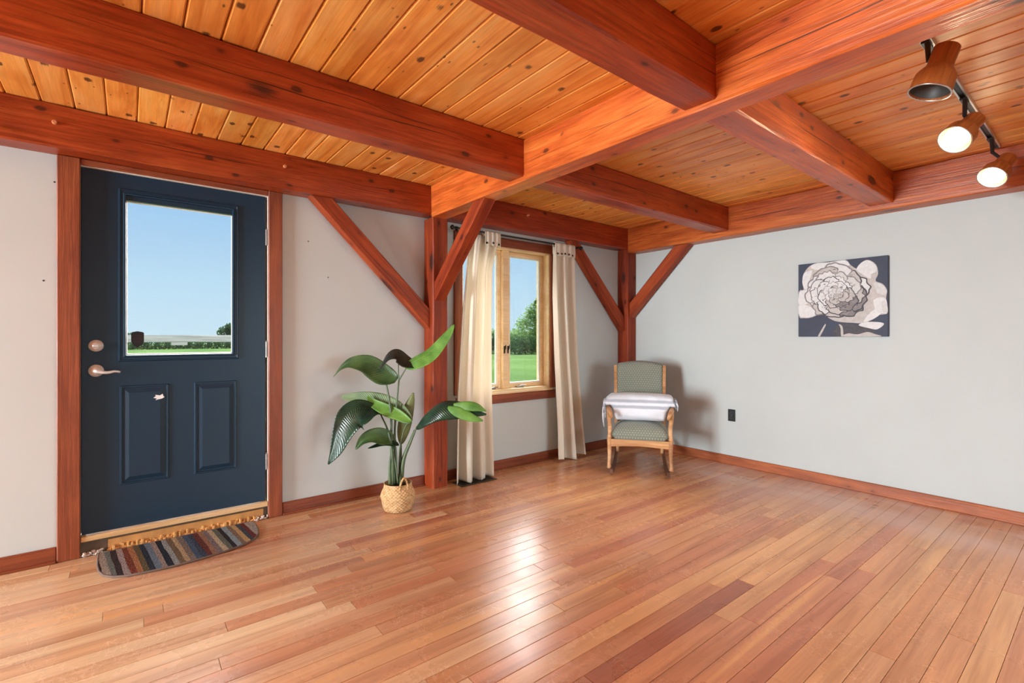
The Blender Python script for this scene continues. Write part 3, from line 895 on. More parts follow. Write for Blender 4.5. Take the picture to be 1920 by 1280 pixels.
part(rod, 'rod', bm, M['iron'], smooth=True)
for x, sgn in ((2.10, -1), (3.55, 1)):
    bm = bmesh.new()
    lathe(bm, [(0.004, 0.0), (0.010, 0.004), (0.006, 0.012), (0.018, 0.022), (0.020, 0.032), (0.013, 0.042), (0.001, 0.046)], 14, (x, 3.392, 2.09), (sgn, 0, 0))
    part(rod, 'finial', bm, M['iron'], smooth=True)
for x in (2.19, 3.50):
    bm = bmesh.new()
    tube(bm, [(x, 3.519, 2.115), (x, 3.48, 2.112), (x, 3.397, 2.079), (x, 3.377, 2.082)], 0.005, 8)
    box(bm, x - 0.012, x + 0.012, 3.5145, 3.5195, 2.098, 2.135)
    part(rod, 'bracket', bm, M['iron'])
tag(rod, 'thin dark curtain rod under the beam above the window', 'curtain rod')

# ================================================================== floor register
vent = empty('floor_vent', (2.265, 3.345, 0.0))
bm = bmesh.new()
vx0, vx1, vy0, vy1 = 2.085, 2.435, 3.270, 3.420
for c in ((vx0, vx1, vy0, vy0 + 0.018), (vx0, vx1, vy1 - 0.018, vy1), (vx0, vx0 + 0.018, vy0 + 0.018, vy1 - 0.018), (vx1 - 0.018, vx1, vy0 + 0.018, vy1 - 0.018)):
    box(bm, c[0], c[1], c[2], c[3], 0.0006, 0.006, bev=0.0015)
part(vent, 'vent_frame', bm, M['vent'])
part(vent, 'vent_well', bbox(vx0 + 0.018, vx1 - 0.018, vy0 + 0.018, vy1 - 0.018, 0.0006, 0.0012), M['ventblack'])
sl = None
for i in range(22):
    x = vx0 + 0.024 + i * (vx1 - vx0 - 0.048) / 21
    if sl is None:
        sl = bbox(-0.0028, 0.0028, -0.056, 0.056, 0.0, 0.0035)
        o = new_obj('vent_slat', sl, M['vent'], vent); sl = o.data
    else:
        o = bpy.data.objects.new('vent_slat', sl); COL.objects.link(o); o.parent = vent
    o.location = (x - 2.265, 0, 0.0013)
tag(vent, 'dark bronze floor vent lying in the floor below the left curtain', 'vent')

# ================================================================== door mat
OUT = [(-0.123, 3.488), (-0.124, 3.40), (-0.121, 3.30), (-0.112, 3.22), (-0.092, 3.155), (-0.055, 3.108), (0.0, 3.080), (0.09, 3.066), (0.19, 3.062), (0.31, 3.072), (0.43, 3.096), (0.52, 3.128), (0.585, 3.175), (0.618, 3.24), (0.632, 3.33), (0.636, 3.41), (0.630, 3.485)]
def rug_mat():
    m = NT('rug_striped_wool')
    v = m.coords()
    sx = m.n('ShaderNodeSeparateXYZ'); m.l(v, sx.inputs[0])
    wob = m.math('MULTIPLY', m.math('SUBTRACT', m.noise(m.scale(v, (25, 3, 1)), 1.0, 3), 0.5), 0.018)
    lean = m.math('MULTIPLY', sx.outputs[1], 0.10)
    s = m.math('ADD', m.math('ADD', sx.outputs[0], wob), lean)
    cols = [(62, 36, 42), (150, 140, 128), (96, 106, 104), (58, 46, 50), (146, 132, 132), (124, 56, 40), (168, 104, 62), (96, 84, 56), (40, 50, 68), (88, 112, 138), (140, 124, 118), (36, 44, 60), (132, 142, 148), (110, 90, 68), (170, 146, 106), (120, 104, 96), (58, 84, 116), (52, 66, 92), (104, 50, 46), (150, 104, 78), (120, 106, 110), (176, 160, 130), (92, 104, 92), (46, 44, 52), (120, 150, 166), (128, 104, 84), (182, 148, 92), (60, 72, 88), (110, 46, 48), (150, 146, 140)]
    n = len(cols)
    st = [(i / n, srgb(*(0.72 * q + 0.28 * (sum(c) / 3) for q in c))) for i, c in enumerate(cols)]
    c = m.ramp(m.rng(s, -0.39, 0.37), st, 'CONSTANT')
    pile = m.noise(v, 110, 3)
    c = m.mix(1.0, c, m.ramp(pile, [(0.3, (0.45, 0.45, 0.45, 1)), (0.7, (1.25, 1.25, 1.25, 1))]), 'MULTIPLY')
    m.bsdf(c, 0.95, 0, 0.1, bump=pile, bump_s=0.8, bump_d=0.006)
    return m.m
rug = empty('door_mat', (0.255, 3.28, 0.0))
bm = bmesh.new()
prism(bm, OUT, 0.0006, 0.0105, 'z')
tp = [f for f in bm.faces if len(f.verts) == len(OUT)]
es = [e for e in bm.edges if all(abs(v_.co.z - 0.0105) < 1e-5 for v_ in e.verts)]
bmesh.ops.bevel(bm, geom=es, offset=0.004, segments=2, affect='EDGES')
part(rug, 'striped_pile', bm, rug_mat())
bm = bmesh.new()
tube(bm, [(x, y, 0.0062) for x, y in OUT] + [(OUT[0][0], OUT[0][1], 0.0062)], 0.0056, 8, cap=False)
part(rug, 'bound_edge', bm, plain('rug_binding', srgb(104, 88, 80), 0.9), smooth=True)
tag(rug, 'half-round door mat with multicoloured stripes in front of the blue door', 'door mat')

# ================================================================== plant in a belly basket
def wicker():
    m = NT('seagrass_weave')
    tc = m.n('ShaderNodeTexCoord')
    v = tc.outputs['Object']
    sx = m.n('ShaderNodeSeparateXYZ'); m.l(v, sx.inputs[0])
    ang = m.math('ARCTAN2', sx.outputs[1], sx.outputs[0])
    row = m.math('MULTIPLY', sx.outputs[2], 95.0)
    wv = m.math('SINE', m.math('MULTIPLY', row, 6.283))
    st = m.math('SINE', m.math('ADD', m.math('MULTIPLY', ang, 26.0), m.math('MULTIPLY', m.math('FLOOR', row), 3.1416)))
    h = m.math('ADD', m.math('MULTIPLY', wv, 0.4), m.math('MULTIPLY', st, 0.6))
    n = m.noise(v, 40, 4)
    c = m.ramp(m.math('ADD', m.math('MULTIPLY', h, 0.2), n), [(0.2, srgb(150, 112, 72)), (0.5, srgb(204, 164, 116)), (0.8, srgb(228, 194, 150))])
    m.bsdf(c, 0.75, 0, 0.25, bump=h, bump_s=0.6, bump_d=0.004)
    return m.m
M['wicker'] = wicker()
PX, PYY = 1.468, 3.122
bk = empty('woven_basket', (PX, PYY, 0.0))
bm = bmesh.new()
prof = [(0.0005, 0.001), (0.080, 0.001), (0.094, 0.010), (0.104, 0.035), (0.110, 0.070), (0.1165, 0.098), (0.120, 0.104), (0.113, 0.109), (0.117, 0.116), (0.110, 0.134), (0.098, 0.160), (0.094, 0.182), (0.096, 0.190), (0.090, 0.190), (0.088, 0.170), (0.092, 0.13), (0.0005, 0.12)]
lathe(bm, prof, 40)
new_obj('basket_body', bm, M['wicker'], bk, smooth=True)
view = Vector((-PX, -PYY, 0)).normalized(); side = Vector((-view.y, view.x, 0))
for sg in (0.42, -2.9):
    bm = bmesh.new()
    a0 = math.atan2(view.y, view.x) + sg
    pts = []
    for kq in range(15):
        t = kq / 14
        a = a0 + (t - 0.5) * 0.62
        pts.append((0.099 * math.cos(a), 0.099 * math.sin(a), 0.158 + 0.082 * math.sin(math.pi * t) ** 0.6))
    tube(bm, spline(pts, 30), [0.0062 + 0.0012 * (kq % 2) for kq in range(30)], 8)
    new_obj('basket_handle', bm, M['wicker'], bk, smooth=True)
tag(bk, 'natural woven belly basket holding the tall plant', 'basket')

def leaf_mat(name, dark, light, rough, under=None):
    m = NT(name)
    v = m.coords()
    at = m.n('ShaderNodeAttribute'); at.attribute_name = 'leaf_uv'
    sx = m.n('ShaderNodeSeparateXYZ'); m.l(at.outputs['Vector'], sx.inputs[0])
    vein = m.math('SINE', m.math('ADD', m.math('MULTIPLY', sx.outputs[0], 210.0), m.math('MULTIPLY', m.math('ABSOLUTE', sx.outputs[1]), -26.0)))
    n = m.noise(v, 9, 3)
    c = m.ramp(m.math('ADD', n, m.math('MULTIPLY', vein, 0.05)), [(0.3, dark), (0.7, light)])
    rib = m.rng(m.math('ABSOLUTE', sx.outputs[1]), 0.02, 0.06, 1.0, 0.0)
    c = m.mix(m.math('MULTIPLY', rib, 0.5), c, light)
    if under is not None:
        g = m.n('ShaderNodeNewGeometry')
        c = m.mix(g.outputs['Backfacing'], c, under)
    p = m.n('ShaderNodeBsdfPrincipled'); m.put(p.inputs['Base Color'], c); p.inputs['Roughness'].default_value = rough
    b_ = m.n('ShaderNodeBump'); b_.inputs['Strength'].default_value = 0.25; b_.inputs['Distance'].default_value = 0.003
    m.l(vein, b_.inputs['Height']); m.l(b_.outputs[0], p.inputs['Normal'])
    t = m.n('ShaderNodeBsdfTranslucent'); m.put(t.inputs[0], c)
    mx = m.n('ShaderNodeMixShader'); mx.inputs[0].default_value = 0.22
    m.l(p.outputs[0], mx.inputs[1]); m.l(t.outputs[0], mx.inputs[2]); m.l(mx.outputs[0], m.out.inputs[0])
    return m.m
LG = leaf_mat('leaf_bright', srgb(74, 126, 44), srgb(128, 178, 82), 0.42)
LD = leaf_mat('leaf_dark_gloss', srgb(20, 42, 34), srgb(44, 74, 50), 0.26)
LM = leaf_mat('leaf_mid', srgb(46, 76, 42), srgb(86, 116, 66), 0.36)
LP = leaf_mat('leaf_pale_under', srgb(96, 124, 84), srgb(130, 152, 106), 0.5)
LB = leaf_mat('leaf_blackish', srgb(22, 24, 22), srgb(52, 52, 42), 0.42)  # blackish green of the curled top leaf
LO = leaf_mat('leaf_olive', srgb(92, 104, 58), srgb(132, 140, 88), 0.45)
STM = plain('stem_green', srgb(74, 92, 62), 0.45, noise=0.25, ns=20)

FA, FR, F_ = Vector((math.cos(R(51.58)), math.sin(R(51.58)), 0)), Vector((math.sin(R(51.58)), -math.cos(R(51.58)), 0)), 909.0
D0 = 3.3595
def pp(u, v, d=0.0):
    """A point of the plant: across, up and depth offset from the stem, measured in the plant's own plane."""
    return Vector((0, 0, 1.19)) + (FA + FR * ((u - 960) / F_) + Vector((0, 0, -(v - 633) / F_))) * (D0 + d)

plant = empty('potted_plant', (PX, PYY, 0.12))
def leaf(mid, wl, wr, sidev, mat, fold=0.3, peak=0.8, sharp=0.75):
    """mid: midrib points; wl / wr: greatest half width on either side; sidev: direction of the right half."""
    n, mm = 26, 5
    P = spline(mid, n)
    bm = bmesh.new()
    lay = bm.verts.layers.float_vector.new('leaf_uv')
    S0 = Vector(sidev).normalized()
    rows = []
    for i, p in enumerate(P):
        t = i / (n - 1)
        tg = (P[min(i + 1, n - 1)] - P[max(i - 1, 0)]).normalized()
        s = (S0 - tg * S0.dot(tg)).normalized()
        nr = tg.cross(s)
        w = max(0.0, math.sin(math.pi * min(1, (t * 0.96 + 0.02)) ** peak)) ** sharp
        w = max(w, 0.02)
        row = []
        for jx in range(-mm, mm + 1):
            f = jx / mm
            hw = (wr if f > 0 else wl) * w * abs(f)
            dirn = (s if f > 0 else -s)
            curl = fold * abs(f) * (1 + 0.3 * math.sin(t * 9 + (2 if f > 0 else 0)))
            q = p + dirn * hw * math.cos(curl) + nr * hw * math.sin(curl)
            vt = bm.verts.new(q); vt[lay] = (t, f, 0)
            row.append(vt)
        rows.append(row)
    for a, b_ in zip(rows[:-1], rows[1:]):
        for q in range(2 * mm): bm.faces.new((a[q], a[q + 1], b_[q + 1], b_[q]))
    o = part(plant, 'leaf', bm, mat, smooth=True)
    md = o.modifiers.new('thickness', 'SOLIDIFY'); md.thickness = 0.0012
    return o
up = Vector((0, 0, 1)); rt = FR; tow = -FA
# upper right, bright underside
leaf([pp(758, 686), pp(778, 676), pp(806, 660, .03), pp(832, 632, .06), pp(851, 608, .08)], 0.028, 0.082, rt * 0.75 - up * 0.66 + tow * 0.35, LG, -0.25)
# dark curled one at the top
leaf([pp(782, 686), pp(764, 674), pp(745, 661, -.02), pp(728, 668, -.04), pp(711, 694, -.06)], 0.03, 0.095, tow * 0.62 - up * 0.78, LB, 0.2)
# upper left, drooping tip
leaf([pp(745, 711), pp(722, 697), pp(692, 678, -.02), pp(662, 677, -.04), pp(642, 687, -.05), pp(625, 706, -.06)], 0.05, 0.115, -up * 0.86 + tow * 0.45 - rt * 0.25, LM, 0.3, 0.52, 1.15)
# pale one behind at half height
leaf([pp(772, 790, -.03), pp(745, 770, .03), pp(712, 755, .05), pp(676, 747, .06), pp(640, 743, .07)], 0.07, 0.075, -up * 0.86 + tow * 0.35, LP, 0.15)
# bright one folded in front of it
leaf([pp(772, 790, -.05), pp(748, 773, -.02), pp(724, 762, 0.0), pp(702, 752, .02), pp(690, 742, .03)], 0.022, 0.068, -up * 0.8 + tow * 0.5, LG, 0.2)
# big glossy dark leaf
leaf([pp(714, 774), pp(694, 766, -.03), pp(668, 765, -.07), pp(647, 780, -.10), pp(636, 806, -.12), pp(626, 842, -.13), pp(615, 870, -.13)], 0.06, 0.175, rt * 0.80 - up * 0.58 + tow * 0.12, LD, 0.25, 0.70, 1.0)
# low curled leaf
leaf([pp(742, 832, -.02), pp(722, 818, -.06), pp(700, 818, -.10), pp(682, 826, -.13), pp(667, 842, -.15)], 0.055, 0.085, -up * 0.85 + tow * 0.7, LM, 0.5)
leaf([pp(748, 834, -.03), pp(736, 830, -.04), pp(716, 832, -.06), pp(690, 840, -.10)], 0.02, 0.035, -up * 0.6 + tow * 0.8, LD, 0.3)
# narrow upright leaf to the right of the stems
leaf([pp(752, 832, .02), pp(755, 808, .03), pp(761, 782, .04), pp(768, 758, .05), pp(775, 736, .06)], 0.045, 0.052, rt * 0.95 - tow * 0.2, LO, 0.3)
# wide right-hand leaf, dark then bright at its split tip
leaf([pp(780, 802, -.02), pp(798, 780, -.05), pp(824, 766, -.08), pp(858, 764, -.09), pp(886, 768, -.09), pp(912, 776, -.08)], 0.075, 0.085, -up * 0.75 + tow * 0.66, LD, 0.4)
leaf([pp(840, 762, -.10), pp(862, 768, -.125), pp(884, 778, -.13), pp(906, 788, -.12)], 0.020, 0.055, -up * 0.85 + tow * 0.5, LG, 0.2)
leaf([pp(850, 757, -.09), pp(876, 756, -.105), pp(896, 760, -.105), pp(912, 770, -.09)], 0.018, 0.050, -up * 0.85 + tow * 0.5, LG, 0.2)
def stem(pts, r0, r1):
    bm = bmesh.new(); P = spline(pts, 14)
    tube(bm, P, [lerp(r0, r1, i / 13) for i in range(14)], 8)
    part(plant, 'stem', bm, STM, smooth=True)
stem([pp(741, 908, .02), pp(740, 850), pp(741, 790), pp(748, 712)], 0.012, 0.0055)
stem([pp(748, 712), pp(747, 698), pp(747, 680)], 0.005, 0.0035)
stem([pp(748, 713), pp(756, 699), pp(766, 683)], 0.005, 0.0035)
stem([pp(735, 908, -.03), pp(734, 850, -.03), pp(733, 775, -.02), pp(726, 728), pp(722, 712)], 0.012, 0.0045)
stem([pp(736, 908, -.06), pp(736, 862, -.06), pp(729, 812, -.04), pp(713, 775)], 0.011, 0.005)
stem([pp(731, 907, -.07), pp(731, 870, -.06), pp(737, 832, -.03)], 0.012, 0.007)
stem([pp(752, 906, .03), pp(752, 870, .03), pp(752, 830, .02)], 0.009, 0.005)
stem([pp(752, 907, -.03), pp(757, 862, -.03), pp(770, 828, -.02), pp(782, 799, -.02)], 0.016, 0.005)
stem([pp(748, 906, .0), pp(752, 868, .0), pp(764, 835, .0), pp(777, 806, -.01)], 0.009, 0.004)
stem([pp(744, 906, .05), pp(744, 860, .05), pp(743, 838, .05)], 0.008, 0.002)
stem([pp(746, 905, -.07), pp(742, 872, -.06), pp(736, 845, -.05)], 0.007, 0.004)
stem([pp(772, 790, -.04), pp(760, 800, -.03), pp(750, 840, -.02), pp(748, 900, -.02)], 0.004, 0.006)
bm = bmesh.new(); lathe(bm, [(0.0005, 0.158), (0.05, 0.160), (0.086, 0.153), (0.086, 0.12), (0.0005, 0.12)], 24, (PX, PYY, 0))
part(plant, 'soil', bm, plain('potting_soil', srgb(40, 32, 24), 0.95, noise=0.4, ns=120, bump=0.8), smooth=True)
tag(plant, 'tall green plant with broad paddle leaves beside the post', 'plant')

# ================================================================== rocking chair
def fabric():
    m = NT('chair_green_dotted_fabric')
    v = m.coords()
    sx = m.n('ShaderNodeSeparateXYZ'); m.l(v, sx.inputs[0])
    zz = m.math('ADD', sx.outputs[2], m.math('MULTIPLY', sx.outputs[1], 0.6))
    k = 42.0
    a = m.math('MULTIPLY', sx.outputs[0], k); r = m.math('MULTIPLY', zz, k)
    a2 = m.math('ADD', a, m.math('MULTIPLY', m.math('MODULO', m.math('FLOOR', r), 2.0), 0.5))
    fx = m.math('SUBTRACT', m.math('FRACT', a2), 0.5); fz = m.math('SUBTRACT', m.math('FRACT', r), 0.5)
    d = m.math('SQRT', m.math('ADD', m.math('MULTIPLY', fx, fx), m.math('MULTIPLY', fz, fz)))
    dot = m.rng(d, 0.14, 0.26, 1.0, 0.0)
    n = m.noise(v, 160, 3)
    base = m.mix(n, srgb(102, 108, 98), srgb(138, 143, 131))
    c = m.mix(m.math('MULTIPLY', dot, 0.6), base, srgb(192, 196, 174))
    m.bsdf(c, 0.85, 0, 0.2, bump=m.math('ADD', n, dot), bump_s=0.3, bump_d=0.003, Sheen_Weight=0.25)
    return m.m
M['fabric'] = fabric()
M['oak'] = timber('chair_oak', srgb(150, 100, 62), srgb(194, 144, 98), srgb(220, 178, 134), rough=0.36, crack=False, knot=(0.003, 0.006), grain=0.3)
M['oakdark'] = timber('chair_oak_dark', srgb(70, 38, 22), srgb(96, 54, 32), srgb(120, 72, 42), rough=0.4, crack=False, knot=(0.003, 0.006), grain=0.3)
CM = Vector((3.525, 2.640, 0))
chair = empty('rocking_chair', CM, math.atan2(-0.80, 0.60))     # local +X to the sitter's left as seen, +Y backwards
def cpart(name, bm, mat, smooth=False, parent=None):
    return new_obj(name, bm, mat, parent or chair, smooth=smooth)
def barloft(bm, pts, w, h):
    """Rectangular bar along pts (lx constant): w across, h deep."""
    P = [Vector(p) for p in pts]; rings = []
    for i, p in enumerate(P):
        t = (P[min(i + 1, len(P) - 1)] - P[max(i - 1, 0)]).normalized()
        s = Vector((1, 0, 0)); s = (s - t * s.dot(t)).normalized(); n = t.cross(s)
        rings.append([bm.verts.new(p + s * a * w / 2 + n * b_ * h / 2) for a, b_ in ((-1, -1), (1, -1), (1, 1), (-1, 1))])
    for a, b_ in zip(rings[:-1], rings[1:]):
        for q in range(4): bm.faces.new((a[q], a[(q + 1) % 4], b_[(q + 1) % 4], b_[q]))
    bm.faces.new(rings[0][::-1]); bm.faces.new(rings[-1])
    es = [e for e in bm.edges]
for sgn in (-1, 1):
    bm = bmesh.new()
    barloft(bm, [(sgn * (0.236 - 0.02 * i / 18), -0.13 + 0.045 * i, 0.0190 + 0.34 * (-0.13 + 0.045 * i - 0.10) ** 2) for i in range(19)], 0.026, 0.038)
    cpart('rocker', bm, M['oakdark'])
    bm = bmesh.new()
    tube(bm, spline([(sgn * 0.262, -0.004, 0.030), (sgn * 0.264, -0.004, 0.07), (sgn * 0.260, 0.0, 0.15), (sgn * 0.260, 0.0, 0.225), (sgn * 0.262, 0.0, 0.30)], 16), [0.020, 0.022, 0.019, 0.016, 0.015, 0.0150, 0.0155, 0.016, 0.0165, 0.017, 0.018, 0.0185, 0.019, 0.020, 0.020, 0.020], 10)
    cpart('front_leg', bm, M['oak'], True)
    bm = bmesh.new()
    tube(bm, spline([(sgn * 0.205, 0.45, 0.082), (sgn * 0.210, 0.445, 0.17), (sgn * 0.212, 0.44, 0.30)], 8), 0.016, 10)
    cpart('rear_leg', bm, M['oak'], True)
    # arm: support rising from the leg, scrolled front, running back to the back post
    bm = bmesh.new()
    tube(bm, spline([(sgn * 0.262, 0.0, 0.29), (sgn * 0.257, 0.01, 0.36), (sgn * 0.262, 0.035, 0.43), (sgn * 0.268, 0.015, 0.50), (sgn * 0.262, -0.015, 0.535), (sgn * 0.250, -0.045, 0.525), (sgn * 0.240, -0.045, 0.497), (sgn * 0.243, -0.022, 0.488)], 26), [0.019] * 12 + [0.020] * 6 + [0.018, 0.017, 0.016, 0.015, 0.014, 0.013, 0.012, 0.010], 10)
    tube(bm, spline([(sgn * 0.262, -0.012, 0.533), (sgn * 0.272, 0.10, 0.553), (sgn * 0.262, 0.25, 0.562), (sgn * 0.243, 0.415, 0.580), (sgn * 0.236, 0.475, 0.600)], 18), [0.021, 0.022, 0.023, 0.023, 0.023, 0.022, 0.021, 0.020, 0.019, 0.018, 0.018, 0.017, 0.017, 0.016, 0.016, 0.016, 0.016, 0.016], 10)
    cpart('arm', bm, M['oak'], True)
    bm = bmesh.new()
    barloft(bm, [(sgn * (0.222 + 0.012 * i / 8), 0.43 + 0.155 * (i / 8) ** 1.1, 0.245 + 0.668 * i / 8) for i in range(9)], 0.028, 0.034)
    cpart('back_post', bm, M['oak'])
    bm = bmesh.new(); box(bm, sgn * 0.252 - 0.011, sgn * 0.252 + 0.011, 0.015, 0.44, 0.228, 0.290, bev=0.003)
    bmesh.ops.rotate(bm, verts=bm.verts, cent=(sgn * 0.252, 0.0, 0.25), matrix=Matrix.Rotation(sgn * 0.06, 3, 'Z'))
    cpart('side_rail', bm, M['oak'])
bm = bmesh.new()
pts = [(-0.246, 0.292), (0.246, 0.292), (0.246, 0.226), (0.15, 0.232), (0.0, 0.240), (-0.15, 0.232), (-0.246, 0.226)]
prism(bm, pts, -0.014, 0.014, 'y')
cpart('front_rail', bm, M['oak'])
bm = bmesh.new()
box(bm, -0.205, 0.205, 0.432, 0.452, 0.235, 0.285, bev=0.003); cpart('rear_rail', bm, M['oak'])
def puffy(w0, w1, y0, y1, z0, z1, nx=20, ny=16, crown=0.03, edge=0.04):
    """Cushion: a grid top and bottom meeting in a rounded edge (local coordinates)."""
    bm = bmesh.new()
    tops, bots = [], []
    for jy in range(ny + 1):
        rt_, rb = [], []
        v_ = jy / ny * 2 - 1
        for ix in range(nx + 1):
            u = ix / nx * 2 - 1
            e = (1 - abs(u) ** 5) * (1 - abs(v_) ** 5)
            e = max(e, 0) ** 0.45
            x = lerp(w0, w1, (u + 1) / 2); y = lerp(y0, y1, (v_ + 1) / 2)
            zm = (z0 + z1) / 2
            rt_.append((x, y, zm + (z1 - zm) * e + crown * (1 - u * u) * (1 - v_ * v_)))
            rb.append((x, y, zm - (zm - z0) * e))
        tops.append([bm.verts.new(p) for p in rt_]); bots.append([bm.verts.new(p) for p in rb])
    for g, flip in ((tops, False), (bots, True)):
        for jy in range(ny):
            for ix in range(nx):
                q = (g[jy][ix], g[jy][ix + 1], g[jy + 1][ix + 1], g[jy + 1][ix])
                bm.faces.new(q[::-1] if flip else q)
    bmesh.ops.remove_doubles(bm, verts=bm.verts, dist=0.0005)
    return bm
bm = puffy(-0.240, 0.240, -0.035, 0.42, 0.262, 0.405, crown=0.030)
cpart('seat_cushion', bm, M['fabric'], True)
bm = puffy(-0.224, 0.224, -0.27, 0.285, -0.028, 0.022, crown=0.022)
for v_ in bm.verts:      # arched top
    if v_.co.y > 0: v_.co.y += 0.030 * (v_.co.y / 0.27) * (1 - (v_.co.x / 0.218) ** 2)
bmesh.ops.rotate(bm, verts=bm.verts, cent=(0, 0, 0), matrix=Matrix.Rotation(R(77), 3, 'X'))
bmesh.ops.translate(bm, verts=bm.verts, vec=(0, 0.512, 0.655))
cpart('back_cushion', bm, M['fabric'], True)
tag(chair, 'wooden rocking chair with green dotted upholstery in the corner', 'rocking chair')

# folded throw on the seat
def throw_mat():
    m = NT('throw_white_grey_stripes')
    v = m.coords()
    sx = m.n('ShaderNodeSeparateXYZ'); m.l(v, sx.inputs[0])
    n = m.noise(v, 9, 3)
    z = m.math('ADD', sx.outputs[2], m.math('MULTIPLY', m.math('SUBTRACT', n, 0.5), 0.012))
    w, g = srgb(222, 229, 240), srgb(172, 179, 192)
    c = m.ramp(m.rng(z, 0.0, 0.26), [(0.0, w), (0.46, w), (0.50, g), (0.565, g), (0.60, w), (0.66, w), (0.70, g), (0.76, g), (0.80, w), (1.0, w)])
    f = m.noise(v, 260, 2)
    m.bsdf(c, 0.95, 0, 0.1, bump=m.math('ADD', f, m.math('MULTIPLY', m.noise(v, 22, 3), 3.0)), bump_s=0.35, bump_d=0.006, Sheen_Weight=0.2)
    return m.m
M['throw'] = throw_mat()
blanket = empty('throw_blanket', (CM.x, CM.y, 0.434), chair.rotation_euler[2])
bm = bmesh.new()
NR, NC = 40, 28
rings = []
for i in range(NR + 1):
    t = i / NR * 2 - 1
    x = 0.300 * t
    a = abs(t)
    core = 1 - max(0, (a - 0.72) / 0.28) ** 2 * 0.72       # the body shrinks to its upper layer over the arms
    zt = 0.247 - 0.018 * a ** 3 - 0.035 * max(0, (a - 0.86) / 0.14) ** 2
    zb = lerp(0.130, 0.006, core ** 1.4 if a > 0.70 else 1.0)
    if a > 0.72: zb = lerp(0.006, 0.135, min(1, (a - 0.72) / 0.12) ** 0.7)
    y0, y1 = 0.060 + 0.02 * max(0, a - 0.7), 0.345
    ring = []
    for kq in range(NC):
        th = 2 * math.pi * kq / NC
        cs, sn = math.cos(th), math.sin(th)
        ex = 0.55
        yy = (y0 + y1) / 2 + (y1 - y0) / 2 * math.copysign(abs(cs) ** ex, cs)
        zz = (zt + zb) / 2 + (zt - zb) / 2 * math.copysign(abs(sn) ** ex, sn)
        wr = 0.006 * math.sin(zz * 70 + x * 9) + 0.004 * math.sin(x * 40 + zz * 25)
        if cs < 0: yy -= 0.03 * math.sin(max(0, min(1, (zz - zb) / max(1e-4, zt - zb))) * math.pi) * -1 * -1 if False else 0.012 * math.sin((zz - zb) / max(1e-4, zt - zb) * math.pi)
        ring.append(bm.verts.new((x + 0.010 * math.sin(zz * 60) * a ** 4, yy + wr, zz)))
    rings.append(ring)
for a, b_ in zip(rings[:-1], rings[1:]):
    for q in range(NC): bm.faces.new((a[q], a[(q + 1) % NC], b_[(q + 1) % NC], b_[q]))
bm.faces.new(rings[0][::-1]); bm.faces.new(rings[-1])
new_obj('folded_cloth', bm, M['throw'], blanket, smooth=True)
bm = bmesh.new()
rg = random.Random(12)
for sg, n, zlo in ((-1, 16, -0.005), (1, 10, 0.09)):
    for i in range(n):
        y = 0.07 + 0.20 * rg.random(); z = rg.uniform(0.14, 0.21)
        x = sg * rg.uniform(0.296, 0.312)
        l = rg.uniform(0.03, 0.07) if sg > 0 else rg.uniform(0.06, 0.15)
        tube(bm, spline([(x, y, z), (x + sg * 0.012, y, z - l * 0.4), (x + sg * 0.010 + rg.uniform(-0.006, 0.006), y + rg.uniform(-0.01, 0.01), z - l)], 6), [0.004, 0.0055, 0.006, 0.0055, 0.005, 0.003], 6)
new_obj('fringe', bm, M['throw'], blanket, smooth=True)['kind'] = 'stuff'
bm = bmesh.new()     # loose corner hanging outside the left arm
rings = []
for i in range(10):
    t = i / 9
    r_ = 0.030 * (0.55 + 0.8 * math.sin(math.pi * min(1, t * 0.9 + 0.1))) * (1 - 0.45 * t)
    rings.append([bm.verts.new((-0.312 - 0.010 * math.sin(t * 3) + 0.4 * r_ * math.cos(2 * math.pi * kq / 12), 0.13 - 0.03 * t + 1.5 * r_ * math.sin(2 * math.pi * kq / 12), lerp(0.165, -0.055, t) + 0.004 * math.sin(kq * 2.4))) for kq in range(12)])
for a, b_ in zip(rings[:-1], rings[1:]):
    for q in range(12): bm.faces.new((a[q], a[(q + 1) % 12], b_[(q + 1) % 12], b_[q]))
bm.faces.new(rings[0][::-1]); bm.faces.new(rings[-1])
new_obj('hanging_corner', bm, M['throw'], blanket, smooth=True)
tag(blanket, 'white throw blanket with grey stripes folded on the rocking chair seat', 'blanket')

# ================================================================== wall outlet
out = empty('wall_outlet', (WX, 2.286, 0.462))
b = bbox(WX - 0.006, WX - 0.0006, 2.286 - 0.035, 2.286 + 0.035, 0.462 - 0.056, 0.462 + 0.056, bev=0.002)
part(out, 'cover_plate', b, M['black'])
for dz in (-0.020, 0.020):
    b = bmesh.new(); rings = lathe(b, [(0.0165, 0.0), (0.0165, 0.002), (0.015, 0.003)], 18, (WX - 0.006, 2.286, 0.462 + dz), (-1, 0, 0)); b.faces.new(rings[-1])
    s_ = part(out, 'socket', b, plain('socket_charcoal', srgb(44, 45, 48), 0.4))
    b = bmesh.new()
    for dy in (-0.006, 0.006): box(b, WX - 0.0094, WX - 0.0088, 2.286 + dy - 0.0012, 2.286 + dy + 0.0012, 0.462 + dz - 0.004, 0.462 + dz + 0.005)
    sub(s_, 'slot', b, M['ventblack'], out.location)
b = bmesh.new(); rings = lathe(b, [(0.003, 0.0), (0.003, 0.001)], 10, (WX - 0.006, 2.286, 0.462), (-1, 0, 0)); b.faces.new(rings[-1]); part(out, 'screw', b, M['chrome'])
tag(out, 'small black electrical outlet low on the right-hand wall', 'outlet')

